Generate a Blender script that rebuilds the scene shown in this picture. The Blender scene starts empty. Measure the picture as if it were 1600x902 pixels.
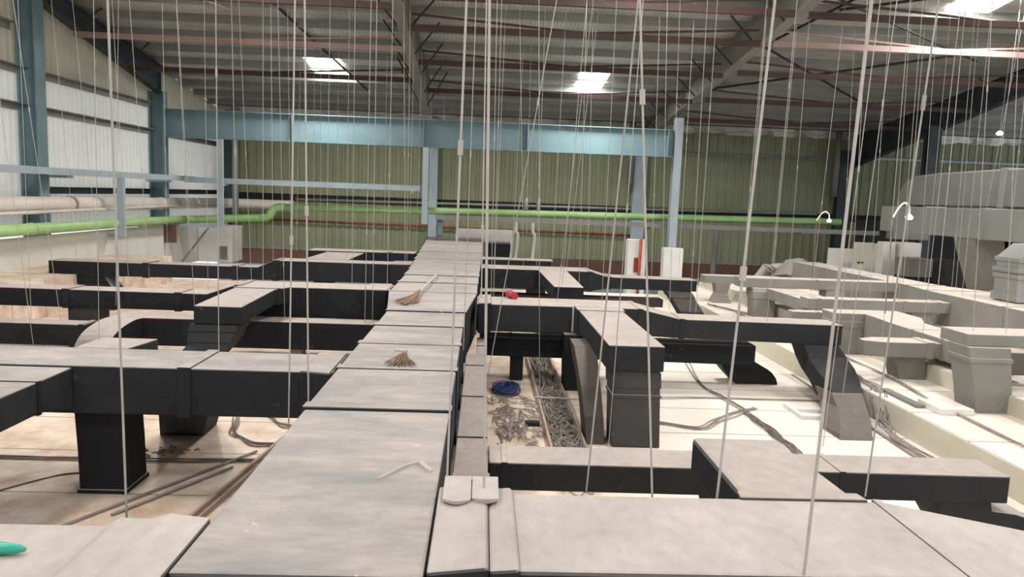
import bpy, math, random
from mathutils import Vector, Matrix
random.seed(7)
S = bpy.context.scene
COL = S.collection

# ---------------------------------------------------------------- camera, world, lights, exposure
cam_d = bpy.data.cameras.new('camera')
cam = bpy.data.objects.new('camera', cam_d)
COL.objects.link(cam)
cam_d.sensor_fit = 'HORIZONTAL'
cam_d.sensor_width = 36.0
cam_d.lens = 36.0 * 1180.0 / 1600.0
cam_d.clip_end = 200
R = ((0.99863675, -0.03296698, -0.04046997),
     (-0.03614128, 0.12271226, -0.991784),
     (0.03766228, 0.99189459, 0.1213535))
# rows of R are the world axes seen from the camera: world = R @ camera
RW = Matrix(((R[0][0], R[0][1], R[0][2], 0.0), (R[1][0], R[1][1], R[1][2], 0.0), (R[2][0], R[2][1], R[2][2], 2.9), (0, 0, 0, 1)))
cam.matrix_world = RW
S.camera = cam

S.view_settings.view_transform = 'Standard'
S.view_settings.look = 'None'
S.view_settings.exposure = 0.0
S.view_settings.gamma = 1.0
S.view_settings.use_curve_mapping = False

world = bpy.data.worlds.new('world')
S.world = world
world.use_nodes = True
bg = world.node_tree.nodes['Background']
bg.inputs['Color'].default_value = (0.93, 0.97, 1.0, 1)
bg.inputs['Strength'].default_value = 1.05


def roof_z(y):
    return 7.75 - 0.12 * (y - 20.0)


def sky_lamp(x, y, power, sx=1.1, sy=2.4, col=(1.0, 0.97, 0.92)):
    d = bpy.data.lights.new('skylight_and_fill', 'AREA')
    d.shape = 'RECTANGLE'
    d.size = sx
    d.size_y = sy
    d.energy = power
    d.color = col
    o = bpy.data.objects.new('skylight_and_fill', d)
    o.location = (x, y, roof_z(y) - 0.2)
    COL.objects.link(o)


SKYLIGHTS_AND_FILL = [(-5.35, 26.0, 1.1, 2.3), (3.5, 25.9, 0.95, 2.5), (11.6, 17.7, 1.1, 2.0),
             (-5.35, 14.4, 1.1, 2.4), (3.5, 14.4, 1.1, 2.4), (12.0, 11.0, 1.1, 2.4), (-5.35, 7.0, 1.1, 2.4), (3.5, 7.0, 1.1, 2.4), (-5.35, 0.0, 1.1, 2.4), (3.5, 0.0, 1.1, 2.4), (12.0, 4.0, 1.1, 2.4)]  # unseen ones, added overhead and behind the camera to light the hall
for (x, y, sx, sy) in SKYLIGHTS_AND_FILL:
    sky_lamp(x, y, 380 if y < 10 else (620 if y < 15 else 620), sx, sy)

# ---------------------------------------------------------------- materials


def new_mat(name):
    m = bpy.data.materials.new(name)
    m.use_nodes = True
    nt = m.node_tree
    b = nt.nodes['Principled BSDF']
    return m, nt, b


def N(nt, typ, **kw):
    n = nt.nodes.new(typ)
    for k, v in kw.items():
        setattr(n, k, v)
    return n


def pos_node(nt, scale=(1, 1, 1)):
    g = N(nt, 'ShaderNodeNewGeometry')
    mp = N(nt, 'ShaderNodeMapping')
    mp.inputs['Scale'].default_value = scale
    nt.links.new(g.outputs['Position'], mp.inputs['Vector'])
    return g, mp


def mixcol(nt, fac, a, b, blend='MIX'):
    m = N(nt, 'ShaderNodeMix', data_type='RGBA', blend_type=blend)
    if hasattr(fac, 'is_linked') or hasattr(fac, 'links'):
        nt.links.new(fac, m.inputs[0])
    else:
        m.inputs[0].default_value = fac
    for i, v in ((6, a), (7, b)):
        if isinstance(v, tuple):
            m.inputs[i].default_value = (*v, 1) if len(v) == 3 else v
        else:
            nt.links.new(v, m.inputs[i])
    return m.outputs[2]


def noise(nt, vec, scale, detail=4, rough=0.55):
    n = N(nt, 'ShaderNodeTexNoise')
    n.inputs['Scale'].default_value = scale
    n.inputs['Detail'].default_value = detail
    n.inputs['Roughness'].default_value = rough
    nt.links.new(vec, n.inputs['Vector'])
    return n.outputs['Fac']


def ramp(nt, fac, p0, p1, c0=(0, 0, 0), c1=(1, 1, 1)):
    r = N(nt, 'ShaderNodeValToRGB')
    r.color_ramp.elements[0].position = p0
    r.color_ramp.elements[1].position = p1
    r.color_ramp.elements[0].color = (*c0, 1)
    r.color_ramp.elements[1].color = (*c1, 1)
    nt.links.new(fac, r.inputs['Fac'])
    return r.outputs['Color']


def bump(nt, b, h, strength=0.2, dist=0.02):
    bp = N(nt, 'ShaderNodeBump')
    bp.inputs['Strength'].default_value = strength
    bp.inputs['Distance'].default_value = dist
    nt.links.new(h, bp.inputs['Height'])
    nt.links.new(bp.outputs['Normal'], b.inputs['Normal'])


def mat_dusty(name, side, dust_a, dust_b, scale=(1, 1, 1), rough=0.75, side_b=None, flakes=False):
    """cladding whose upward faces carry a settled layer of dust"""
    m, nt, b = new_mat(name)
    g, mp = pos_node(nt, scale)
    v = mp.outputs['Vector']
    sep = N(nt, 'ShaderNodeSeparateXYZ')
    nt.links.new(g.outputs['True Normal'], sep.inputs[0])
    n1 = noise(nt, v, 1.6, 6, 0.6)
    n2 = noise(nt, v, 9.0, 5, 0.6)
    n3 = noise(nt, g.outputs['Position'], 45.0, 3, 0.6)
    dust = mixcol(nt, ramp(nt, n1, 0.34, 0.66), dust_a, dust_b)
    dust = mixcol(nt, 0.22, dust, ramp(nt, n2, 0.3, 0.7, (0.25, 0.25, 0.25), (1, 0.98, 0.95)), 'MULTIPLY')
    dust = mixcol(nt, ramp(nt, n3, 0.70, 0.76), dust, tuple(c * 0.72 for c in dust_a))
    if flakes:
        n4 = noise(nt, g.outputs['Position'], 5.0, 8, 0.7)
        dust = mixcol(nt, ramp(nt, n4, 0.645, 0.67), dust, (0.60, 0.53, 0.49))
        dust = mixcol(nt, ramp(nt, n4, 0.27, 0.36, (0.75, 0.75, 0.75), (0, 0, 0)), dust, (0.27, 0.255, 0.25))
    sb = side_b or tuple(c * 1.7 for c in side)
    sidec = mixcol(nt, ramp(nt, n1, 0.4, 0.75), side, sb)
    sidec = mixcol(nt, ramp(nt, n2, 0.66, 0.8, (0, 0, 0), (0.25, 0.25, 0.25)), sidec, dust_a)
    mr = N(nt, 'ShaderNodeMapRange')
    mr.inputs['From Min'].default_value = 0.22
    mr.inputs['From Max'].default_value = 0.85
    nt.links.new(sep.outputs['Z'], mr.inputs['Value'])
    col = mixcol(nt, mr.outputs[0], sidec, dust)
    nt.links.new(col, b.inputs['Base Color'])
    b.inputs['Roughness'].default_value = rough
    b.inputs['Specular IOR Level'].default_value = 0.25
    bump(nt, b, n2, 0.25, 0.02)
    return m


def mat_plain(name, col, col2=None, rough=0.6, metal=0.0, scale=3.0, bumps=0.0, spec=0.4):
    m, nt, b = new_mat(name)
    g, mp = pos_node(nt)
    n1 = noise(nt, mp.outputs['Vector'], scale, 5, 0.6)
    c = mixcol(nt, ramp(nt, n1, 0.35, 0.7), col, col2 or tuple(x * 0.8 for x in col))
    nt.links.new(c, b.inputs['Base Color'])
    b.inputs['Roughness'].default_value = rough
    b.inputs['Metallic'].default_value = metal
    b.inputs['Specular IOR Level'].default_value = spec
    if bumps:
        bump(nt, b, n1, bumps, 0.02)
    return m


M = {}
M['black'] = mat_dusty('black_cladding', (0.010, 0.0105, 0.013), (0.49, 0.415, 0.375), (0.41, 0.36, 0.335))
M['black_trunk'] = mat_dusty('black_cladding_trunk', (0.018, 0.019, 0.023), (0.47, 0.41, 0.38), (0.29, 0.28, 0.28), scale=(0.7, 1.7, 1), flakes=True)
M['flapdust'] = mat_plain('dusty_flap', (0.50, 0.44, 0.41), (0.42, 0.37, 0.35), 0.9, 0, 8)
M['black_cross'] = mat_dusty('black_cladding_cross', (0.014, 0.015, 0.018), (0.54, 0.475, 0.44), (0.43, 0.385, 0.365), scale=(1.3, 0.8, 1))
M['band'] = mat_dusty('joint_band_cladding', (0.012, 0.012, 0.014), (0.42, 0.36, 0.33), (0.36, 0.31, 0.29))
M['greyblack'] = mat_dusty('charcoal_cladding', (0.022, 0.023, 0.026), (0.48, 0.41, 0.37), (0.40, 0.35, 0.325), side_b=(0.035, 0.035, 0.037))
M['charcoal'] = mat_dusty('worn_charcoal_cladding', (0.05, 0.05, 0.053), (0.48, 0.41, 0.37), (0.40, 0.35, 0.325), side_b=(0.085, 0.08, 0.08))
M['black_plain'] = mat_plain('plain_black_cladding', (0.010, 0.0105, 0.012), (0.018, 0.018, 0.02), 0.7)
M['crust'] = mat_plain('pale_dust_crust', (0.62, 0.54, 0.49), (0.5, 0.43, 0.4), 0.9, 0, 12, 0.3)
M['brownblack'] = mat_dusty('dusty_brown_cladding', (0.055, 0.045, 0.041), (0.17, 0.145, 0.13), (0.15, 0.125, 0.115), side_b=(0.075, 0.062, 0.056))
M['grey'] = mat_dusty('grey_cladding', (0.21, 0.20, 0.18), (0.60, 0.53, 0.47), (0.53, 0.47, 0.42), side_b=(0.26, 0.245, 0.22))
M['silver'] = mat_plain('silver_sheet', (0.36, 0.36, 0.35), (0.27, 0.27, 0.26), 0.45, 0.4, 0.8, 0.15)
M['silver_dark'] = mat_plain('dull_silver_sheet', (0.27, 0.265, 0.255), (0.2, 0.2, 0.19), 0.5, 0.35, 0.9, 0.15)
M['rod'] = mat_plain('galvanised_rod', (0.43, 0.41, 0.38), (0.34, 0.32, 0.29), 0.5, 0.3, 6)
M['rodpale'] = mat_plain('pale_conduit', (0.50, 0.46, 0.425), (0.40, 0.365, 0.34), 0.6, 0.0, 6)
M['blue'] = mat_plain('blue_grey_paint', (0.16, 0.25, 0.28), (0.12, 0.2, 0.225), 0.5, 0.0, 1.2)
M['palesteel'] = mat_plain('pale_blue_steel', (0.38, 0.45, 0.49), (0.31, 0.37, 0.41), 0.5, 0.1, 2)
M['greysteel'] = mat_plain('grey_rafter_paint', (0.23, 0.225, 0.21), (0.16, 0.16, 0.155), 0.6, 0.0, 1.1)
M['darksteel'] = mat_plain('dark_blue_steel', (0.045, 0.06, 0.068), (0.03, 0.042, 0.05), 0.6, 0.0, 1.1)
M['purlin'] = mat_plain('galvanised_purlin', (0.30, 0.305, 0.30), (0.22, 0.225, 0.22), 0.55, 0.2, 0.7)
M['strut'] = mat_plain('brown_primer', (0.062, 0.030, 0.027), (0.045, 0.022, 0.02), 0.7, 0.0, 2)
M['strutpink'] = mat_plain('pale_red_and_lit_primer', (0.34, 0.23, 0.205), (0.25, 0.165, 0.15), 0.7, 0.0, 1)  # also holds skylight brightness painted onto one right bay strut
M['strutdark'] = mat_plain('dark_brace', (0.03, 0.024, 0.022), (0.02, 0.017, 0.016), 0.7)
M['green'] = mat_plain('green_pipe_paint', (0.26, 0.46, 0.16), (0.40, 0.58, 0.28), 0.45, 0.0, 1.4)
M['whitepipe'] = mat_plain('pale_pipe_cladding', (0.72, 0.66, 0.6), (0.55, 0.48, 0.42), 0.5, 0.0, 1.0)
M['white'] = mat_plain('white_panel', (0.78, 0.75, 0.71), (0.68, 0.64, 0.6), 0.6, 0.0, 0.8)
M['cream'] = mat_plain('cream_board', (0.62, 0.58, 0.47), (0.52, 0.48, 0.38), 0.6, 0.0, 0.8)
M['red'] = mat_plain('red_plastic', (0.42, 0.03, 0.05), (0.32, 0.02, 0.04), 0.3)
M['redpipe'] = mat_plain('red_pipe_paint', (0.30, 0.06, 0.03), (0.2, 0.04, 0.02), 0.6)
M['teal'] = mat_plain('turquoise_plastic', (0.03, 0.42, 0.30), (0.03, 0.36, 0.26), 0.35)
M['cable'] = mat_plain('dusty_cable', (0.09, 0.075, 0.065), (0.25, 0.20, 0.17), 0.7, 0, 5)
M['cablegrey'] = mat_plain('grey_cable', (0.22, 0.19, 0.17), (0.33, 0.29, 0.26), 0.7, 0, 5)
M['cableblue'] = mat_plain('blue_wire', (0.03, 0.06, 0.17), (0.05, 0.09, 0.22), 0.5, 0, 5)
M['wood'] = mat_plain('dusty_wood', (0.36, 0.22, 0.15), (0.26, 0.15, 0.10), 0.8, 0, 2)
M['twig'] = mat_plain('dry_twigs', (0.30, 0.19, 0.13), (0.2, 0.12, 0.08), 0.9, 0, 8)
M['traymetal'] = mat_plain('dusty_tray', (0.42, 0.31, 0.25), (0.33, 0.24, 0.19), 0.7, 0.1, 3)
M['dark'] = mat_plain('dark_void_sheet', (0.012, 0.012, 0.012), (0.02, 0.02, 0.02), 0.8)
M['brownwall'] = mat_plain('brown_board', (0.17, 0.085, 0.055), (0.11, 0.055, 0.04), 0.75, 0, 0.5)


def mat_emit(name, col, strength):
    m, nt, b = new_mat(name)
    b.inputs['Base Color'].default_value = (0.9, 0.9, 0.9, 1)
    b.inputs['Emission Color'].default_value = (*col, 1)
    b.inputs['Emission Strength'].default_value = strength
    return m


M['skyglow'] = mat_emit('skylight_sheet', (1.0, 0.99, 0.95), 6.0)
M['lamp'] = mat_emit('lamp_tube', (0.9, 1.0, 0.98), 5.0)
M['bulb'] = mat_emit('lamp_bulb', (1.0, 0.97, 0.9), 1.5)


def mat_floor():
    m, nt, b = new_mat('floor_panels')
    g, mp = pos_node(nt)
    v = g.outputs['Position']
    big = noise(nt, v, 0.55, 5, 0.62)
    med = noise(nt, v, 2.2, 6, 0.65)
    br = N(nt, 'ShaderNodeTexBrick')
    br.offset = 0.0
    br.inputs['Scale'].default_value = 1.0
    br.inputs['Brick Width'].default_value = 60.0
    br.inputs['Row Height'].default_value = 1.15
    br.inputs['Mortar Size'].default_value = 0.014
    br.inputs['Color1'].default_value = (0, 0, 0, 1)
    br.inputs['Color2'].default_value = (0, 0, 0, 1)
    br.inputs['Mortar'].default_value = (1, 1, 1, 1)
    nt.links.new(v, br.inputs['Vector'])
    base = mixcol(nt, ramp(nt, big, 0.38, 0.62), (0.82, 0.765, 0.69), (0.73, 0.65, 0.56))
    # settled brown dirt is worse in the aisle along the main duct and on the left
    sep = N(nt, 'ShaderNodeSeparateXYZ')
    nt.links.new(v, sep.inputs[0])
    mr = N(nt, 'ShaderNodeMapRange')
    mr.inputs['From Min'].default_value = 2.6
    mr.inputs['From Max'].default_value = 0.6
    nt.links.new(sep.outputs['X'], mr.inputs['Value'])
    stain = N(nt, 'ShaderNodeMath', operation='MULTIPLY')
    nt.links.new(ramp(nt, med, 0.40, 0.66), stain.inputs[0])
    nt.links.new(mr.outputs[0], stain.inputs[1])
    st2 = N(nt, 'ShaderNodeMath', operation='MULTIPLY')
    nt.links.new(stain.outputs[0], st2.inputs[0])
    st2.inputs[1].default_value = 0.75
    tint = N(nt, 'ShaderNodeMath', operation='MULTIPLY')
    nt.links.new(mr.outputs[0], tint.inputs[0])
    tint.inputs[1].default_value = 0.55
    base = mixcol(nt, tint.outputs[0], base, (0.72, 0.55, 0.42))
    base = mixcol(nt, st2.outputs[0], base, (0.44, 0.27, 0.18))
    base = mixcol(nt, br.outputs['Color'], base, (0.34, 0.23, 0.17))
    spk = noise(nt, v, 30, 3, 0.6)
    base = mixcol(nt, ramp(nt, spk, 0.70, 0.78), base, (0.3, 0.22, 0.17))
    nt.links.new(base, b.inputs['Base Color'])
    b.inputs['Roughness'].default_value = 0.6
    bump(nt, b, med, 0.1, 0.01)
    return m


def mat_foil():
    m, nt, b = new_mat('foil_insulation')
    g, mp = pos_node(nt)
    v = g.outputs['Position']
    n1 = noise(nt, v, 0.6, 5, 0.6)
    n2 = noise(nt, v, 7.0, 4, 0.6)
    br = N(nt, 'ShaderNodeTexBrick')
    br.offset = 0.0
    br.inputs['Scale'].default_value = 1.0
    br.inputs['Brick Width'].default_value = 0.12
    br.inputs['Row Height'].default_value = 0.12
    br.inputs['Mortar Size'].default_value = 0.008
    br.inputs['Color1'].default_value = (1, 1, 1, 1)
    br.inputs['Color2'].default_value = (1, 1, 1, 1)
    br.inputs['Mortar'].default_value = (0.55, 0.53, 0.5, 1)
    nt.links.new(v, br.inputs['Vector'])
    c = mixcol(nt, ramp(nt, n1, 0.35, 0.68), (0.72, 0.71, 0.68), (0.46, 0.45, 0.42))
    c = mixcol(nt, 1.0, c, br.outputs['Color'], 'MULTIPLY')
    nt.links.new(c, b.inputs['Base Color'])
    b.inputs['Metallic'].default_value = 0.45
    b.inputs['Roughness'].default_value = 0.42
    bump(nt, b, n2, 0.35, 0.03)
    return m


def mat_sheet(name, col, col2, rough=0.55):
    m, nt, b = new_mat(name)
    g, mp = pos_node(nt, (1, 1, 0.25))
    n1 = noise(nt, mp.outputs['Vector'], 1.3, 5, 0.6)
    c = mixcol(nt, ramp(nt, n1, 0.3, 0.75), col, col2)
    nt.links.new(c, b.inputs['Base Color'])
    b.inputs['Roughness'].default_value = rough
    return m




def mat_translucent(name, col, col2, amount):
    m = mat_sheet(name, col, col2)
    nt = m.node_tree
    b = nt.nodes['Principled BSDF']
    out = nt.nodes['Material Output']
    tr = N(nt, 'ShaderNodeBsdfTranslucent')
    tr.inputs['Color'].default_value = (*col, 1)
    mx = N(nt, 'ShaderNodeMixShader')
    mx.inputs[0].default_value = amount
    nt.links.new(b.outputs[0], mx.inputs[1])
    nt.links.new(tr.outputs[0], mx.inputs[2])
    nt.links.new(mx.outputs[0], out.inputs['Surface'])
    return m


M['floor'] = mat_floor()
M['foil'] = mat_foil()
M['greenwall'] = mat_sheet('green_ribbed_sheet', (0.26, 0.28, 0.16), (0.20, 0.215, 0.12))
M['whitewall'] = mat_translucent('white_ribbed_sheet', (0.86, 0.86, 0.84), (0.78, 0.78, 0.76), 0.5)
M['beigewall'] = mat_translucent('beige_ribbed_sheet', (0.62, 0.60, 0.50), (0.52, 0.50, 0.41), 0.4)
M['panelwall'] = mat_sheet('pale_panel_wall', (0.66, 0.64, 0.59), (0.58, 0.55, 0.5))

# ---------------------------------------------------------------- mesh helpers
BASE = {}


class MB:
    def __init__(self):
        self.v = []
        self.f = []

    def add(self, vs, fs):
        k = len(self.v)
        self.v += [tuple(p) for p in vs]
        self.f += [tuple(i + k for i in f) for f in fs]
        return self

    def box(self, x0, x1, y0, y1, z0, z1):
        vs = [(x0, y0, z0), (x1, y0, z0), (x1, y1, z0), (x0, y1, z0), (x0, y0, z1), (x1, y0, z1), (x1, y1, z1), (x0, y1, z1)]
        return self.add(vs, [(0, 3, 2, 1), (4, 5, 6, 7), (0, 1, 5, 4), (1, 2, 6, 5), (2, 3, 7, 6), (3, 0, 4, 7)])

    def loft(self, rings, cap=True):
        n = len(rings[0])
        vs = [p for r in rings for p in r]
        fs = []
        for i in range(len(rings) - 1):
            for j in range(n):
                a, b = i * n + j, i * n + (j + 1) % n
                fs.append((a, b, b + n, a + n))
        if cap:
            fs.append(tuple(reversed(range(n))))
            k = (len(rings) - 1) * n
            fs.append(tuple(range(k, k + n)))
        return self.add(vs, fs)

    def tube(self, pts, r, n=8, cap=True):
        pts = [Vector(p) for p in pts]
        rings = []
        up = None
        for i, p in enumerate(pts):
            t = (pts[min(i + 1, len(pts) - 1)] - pts[max(i - 1, 0)]).normalized()
            if up is None:
                up = t.orthogonal().normalized()
            up = (up - t * up.dot(t))
            if up.length < 1e-5:
                up = t.orthogonal()
            up.normalize()
            s = t.cross(up)
            rr = r[i] if isinstance(r, (list, tuple)) else r
            rings.append([p + (up * math.cos(2 * math.pi * k / n) + s * math.sin(2 * math.pi * k / n)) * rr for k in range(n)])
        return self.loft(rings, cap)

    def obj(self, name, mat, root=None, parent=None, bevel=0.0, smooth=False):
        base = BASE.get(root.name, Vector((0, 0, 0))) if root else Vector((0, 0, 0))
        me = bpy.data.meshes.new(name)
        me.from_pydata([(v[0] - base[0], v[1] - base[1], v[2] - base[2]) for v in self.v], [], self.f)
        me.materials.append(mat)
        import bmesh
        bm = bmesh.new()
        bm.from_mesh(me)
        bmesh.ops.recalc_face_normals(bm, faces=bm.faces)
        bm.to_mesh(me)
        bm.free()
        if smooth:
            for p in me.polygons:
                p.use_smooth = True
        o = bpy.data.objects.new(name, me)
        COL.objects.link(o)
        if parent is not None:
            o.parent = parent
        elif root is not None:
            o.parent = root
        if bevel:
            bv = o.modifiers.new('bevel', 'BEVEL')
            bv.width = bevel
            bv.segments = 2
            bv.limit_method = 'ANGLE'
            bv.angle_limit = math.radians(40)
        return o


def tag(o, label, cat, group=None, kind=None):
    o['label'] = label
    o['category'] = cat
    if group:
        o['group'] = group
    if kind:
        o['kind'] = kind
    return o


def thing(name, label, cat, loc, group=None):
    o = bpy.data.objects.new(name, None)
    o.empty_display_size = 0.1
    COL.objects.link(o)
    o.location = loc
    BASE[o.name] = Vector(loc)
    tag(o, label, cat, group)
    return o


def structure(name, mb, mat, label=None, **kw):
    o = mb.obj(name, mat, **kw)
    o['kind'] = 'structure'
    if label:
        o['label'] = label
    return o


def ring_x(x, y0, y1, z0, z1):
    return [(x, y0, z0), (x, y1, z0), (x, y1, z1), (x, y0, z1)]


def ring_y(y, x0, x1, z0, z1):
    return [(x0, y, z0), (x1, y, z0), (x1, y, z1), (x0, y, z1)]


def ring_z(z, x0, x1, y0, y1):
    return [(x0, y0, z), (x1, y0, z), (x1, y1, z), (x0, y1, z)]


def interp(st, t):
    for a, b in zip(st, st[1:]):
        if a[0] <= t <= b[0]:
            k = (t - a[0]) / (b[0] - a[0])
            return [a[i] + (b[i] - a[i]) * k for i in range(1, 5)]
    return list(st[0][1:]) if t < st[0][0] else list(st[-1][1:])


def run(root, axis, st, mat, bands=(), bandw=0.09, grow=0.014, bandmat=None, body='duct_body', parent=None, bev=0.012):
    """rectangular duct along an axis; st = stations (t, lo, hi, z0, z1)"""
    rg = ring_x if axis == 'x' else ring_y
    o = MB().loft([rg(*s) for s in st]).obj(body, mat, root, parent, bevel=bev)
    for t in bands:
        a, b = interp(st, t - bandw / 2), interp(st, t + bandw / 2)
        g = grow
        MB().loft([rg(t - bandw / 2, a[0] - g, a[1] + g, a[2] - g, a[3] + g),
                   rg(t + bandw / 2, b[0] - g, b[1] + g, b[2] - g, b[3] + g)]).obj('joint_band', bandmat or M['band'], root, parent, bevel=0.006)
    return o


def leg(root, z_st, mat, collars=(), name='drop_leg', colmat=None):
    """vertical duct drop; z_st = stations (z, x0, x1, y0, y1) from low to high"""
    o = MB().loft([ring_z(*s) for s in z_st]).obj(name, mat, root, bevel=0.012)
    for (za, zb, g) in collars:
        a, b = interp(z_st, za), interp(z_st, zb)
        MB().loft([ring_z(za, a[0] - g, a[1] + g, a[2] - g, a[3] + g), ring_z(zb, b[0] - g, b[1] + g, b[2] - g, b[3] + g)]).obj('collar', colmat or mat, root, parent=o, bevel=0.006)
    return o


def smooth_path(pts, n=6):
    """Catmull-Rom through the points"""
    P = [Vector(p) for p in pts]
    P = [P[0] * 2 - P[1]] + P + [P[-1] * 2 - P[-2]]
    out = []
    for i in range(1, len(P) - 2):
        for k in range(n):
            t = k / n
            a, b, c, d = P[i - 1], P[i], P[i + 1], P[i + 2]
            out.append(0.5 * ((2 * b) + (c - a) * t + (2 * a - 5 * b + 4 * c - d) * t * t + (3 * b - a - 3 * c + d) * t ** 3))
    out.append(P[-2])
    return out


def sweep(root, path, wdir, w, t, mat, name='elbow_boot', t0=None, t1=None, parent=None):
    """rectangular duct swept along a path; w across wdir, t in the plane of the bend"""
    P = [Vector(p) for p in path]
    wd = Vector(wdir).normalized()
    rings = []
    for i, p in enumerate(P):
        tg = (P[min(i + 1, len(P) - 1)] - P[max(i - 1, 0)]).normalized()
        if i == 0 and t0:
            tg = Vector(t0)
        if i == len(P) - 1 and t1:
            tg = Vector(t1)
        nn = tg.cross(wd).normalized()
        ww = w[0] + (w[1] - w[0]) * i / (len(P) - 1) if isinstance(w, tuple) else w
        tt = t[0] + (t[1] - t[0]) * i / (len(P) - 1) if isinstance(t, tuple) else t
        rings.append([p - wd * ww / 2 - nn * tt / 2, p + wd * ww / 2 - nn * tt / 2, p + wd * ww / 2 + nn * tt / 2, p - wd * ww / 2 + nn * tt / 2])
    return MB().loft(rings).obj(name, mat, root, parent, bevel=0.008)


def ordinal(i):
    return ['first', 'second', 'third', 'fourth', 'fifth', 'sixth', 'seventh', 'eighth', 'ninth', 'tenth', 'eleventh', 'twelfth',
            'thirteenth', 'fourteenth', 'fifteenth', 'sixteenth', 'seventeenth', 'eighteenth', 'nineteenth', 'twentieth'][i]

# ================================================================ the setting
ZC = 2.9
fl = MB()
fl.box(-12, 28, -10, 23.4, -0.15, 0.0)
structure('floor', fl, M['floor'], 'cream insulated panels forming the deck under the ducts')
pr = MB().box(5.55, 28, -10, 23.3, 0.001, 0.35)
structure('floor_raised', pr, M['floor'], 'raised cream panel deck on the right')
pr = MB().box(6.85, 28, -10, 23.2, 0.351, 0.6)
structure('floor_upper', pr, M['floor'], 'upper cream panel step on the right')
structure('shade_trim_1', MB().box(5.53, 5.549, -10, 23.3, 0.001, 0.34), M['cream'], 'added strip painting the shaded side face of the raised deck')  # added strip, its beige paints the shade on the step's side face
structure('shade_trim_2', MB().box(6.83, 6.849, -10, 23.2, 0.351, 0.59), M['cream'], 'added strip painting the shaded side face of the upper deck step')  # same for the upper step: side shade put into the strip's colour
pl = MB().box(-10.79, -9.15, -10, 22.6, 0.001, 0.78)
structure('floor_ledge', pl, M['floor'], 'long pale ledge along the left wall')
lo = MB().box(-12, 28, 23.4, 33.2, -2.2, -2.0)
structure('floor_lower', lo, M['brownwall'], 'lower level floor beyond the deck edge')


def ribbed(axis, a0, a1, z0, z1, base, depth, pitch, thick=0.03, z1f=None):
    """trapezoid ribbed sheet standing along an axis"""
    mb = MB()
    prof = []
    t = a0
    while t < a1:
        for (dt, dd) in ((0, 0), (pitch * 0.55, 0), (pitch * 0.65, 1), (pitch * 0.9, 1)):
            prof.append((min(t + dt, a1), dd * depth))
        t += pitch
    prof.append((a1, 0))
    rings = []
    for (p, d) in prof:
        zt = z1f(p) if z1f else z1
        if axis == 'x':
            rings.append([(p, base - d, z0), (p, base + thick, z0), (p, base + thick, zt), (p, base - d, zt)])
        else:
            rings.append([(base + d, p, z0), (base - thick, p, z0), (base - thick, p, zt), (base + d, p, zt)])
    mb.loft(rings)
    return mb


wb = ribbed('x', -11.4, 27, 2.64, 6.35, 33.0, 0.04, 0.36)
wb2 = ribbed('x', -11.4, 27, 0.27, 2.32, 33.0, 0.04, 0.36)
wb.add(wb2.v, wb2.f)
structure('wall_back', wb, M['greenwall'], 'olive green ribbed sheet wall at the far end')
structure('trim_1', MB().box(-11.4, 27, 33.02, 33.1, 2.3, 2.66), M['dark'], 'dark gap between the green wall sheets')
structure('trim_2', MB().box(-11.4, 27, 32.98, 33.1, -0.4, 0.26), M['brownwall'], 'brown boarding at the foot of the green wall')
structure('trim_3', MB().box(-11.4, 27, 33.0, 33.12, -2.0, -0.4), M['palesteel'], 'pale blue lower wall sheet under the brown boarding')
wl = ribbed('y', 8, 33, 1.48, 5.48, -11.4, 0.045, 0.24)
structure('wall_left', wl, M['whitewall'], 'white ribbed sheet wall on the left')
wl2 = ribbed('y', 8, 33, 5.48, 8, -11.4, 0.045, 0.24, z1f=lambda y: roof_z(y) - 0.05)
structure('wall_left_upper', wl2, M['beigewall'], 'beige translucent ribbed sheets at the top of the left wall')
structure('wall_left_lower', MB().box(-10.88, -10.80, 8, 33, 0.0, 1.50), M['panelwall'], 'flat pale panels at the foot of the left wall')

# roof lining: foil sagging between purlins
PURLINS = [16.2 + 1.4 * k - 1.4 * 20 for k in range(0, 33)]
PURLINS = [y for y in PURLINS if y < 33]
rings = []
ys = []
for i in range(len(PURLINS) - 1):
    for k in range(6):
        ys.append((PURLINS[i] + 1.4 * k / 6, math.sin(math.pi * k / 6)))
ys.append((PURLINS[-1], 0))
ys.append((33.15, 0))
cm = MB()
for (y, s) in ys:
    z = roof_z(y) - 0.09 * s
    rings.append([(-11.5, y, z), (27.2, y, z), (27.2, y, roof_z(y) + 0.12), (-11.5, y, roof_z(y) + 0.12)])
cm.loft(rings)
structure('ceiling', cm, M['foil'], 'silver foil roof lining sagging between the purlins', smooth=False)
for i, (x, y, sx, sy) in enumerate(SKYLIGHTS_AND_FILL):
    mb = MB()
    a, b = y - sy / 2, y + sy / 2
    rg = []
    for yy in (a, b):
        z = roof_z(yy) - 0.13
        rg.append([(x - sx / 2, yy, z), (x + sx / 2, yy, z), (x + sx / 2, yy, z + 0.03), (x - sx / 2, yy, z + 0.03)])
    mb.loft(rg)
    structure('sky_and_fill_sheet_%d' % (i + 1), mb, M['skyglow'], 'bright translucent skylight sheet in the foil roof; unseen ones added for light')

# eave lining at the back wall: crumpled foil edge
ev = MB()
rg = []
k = 0
x = -11.3
while x < 27:
    j = random.uniform(-0.08, 0.08)
    rg.append([(x, 32.75 + j, 5.95 + random.uniform(-0.12, 0.06)), (x, 32.95, 5.9), (x, 32.95, 6.2), (x, 32.6 + j, 6.2)])
    x += 0.35
ev.loft(rg)
structure('trim_4', ev, M['foil'], 'crumpled foil edge where the roof meets the green wall')

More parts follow.
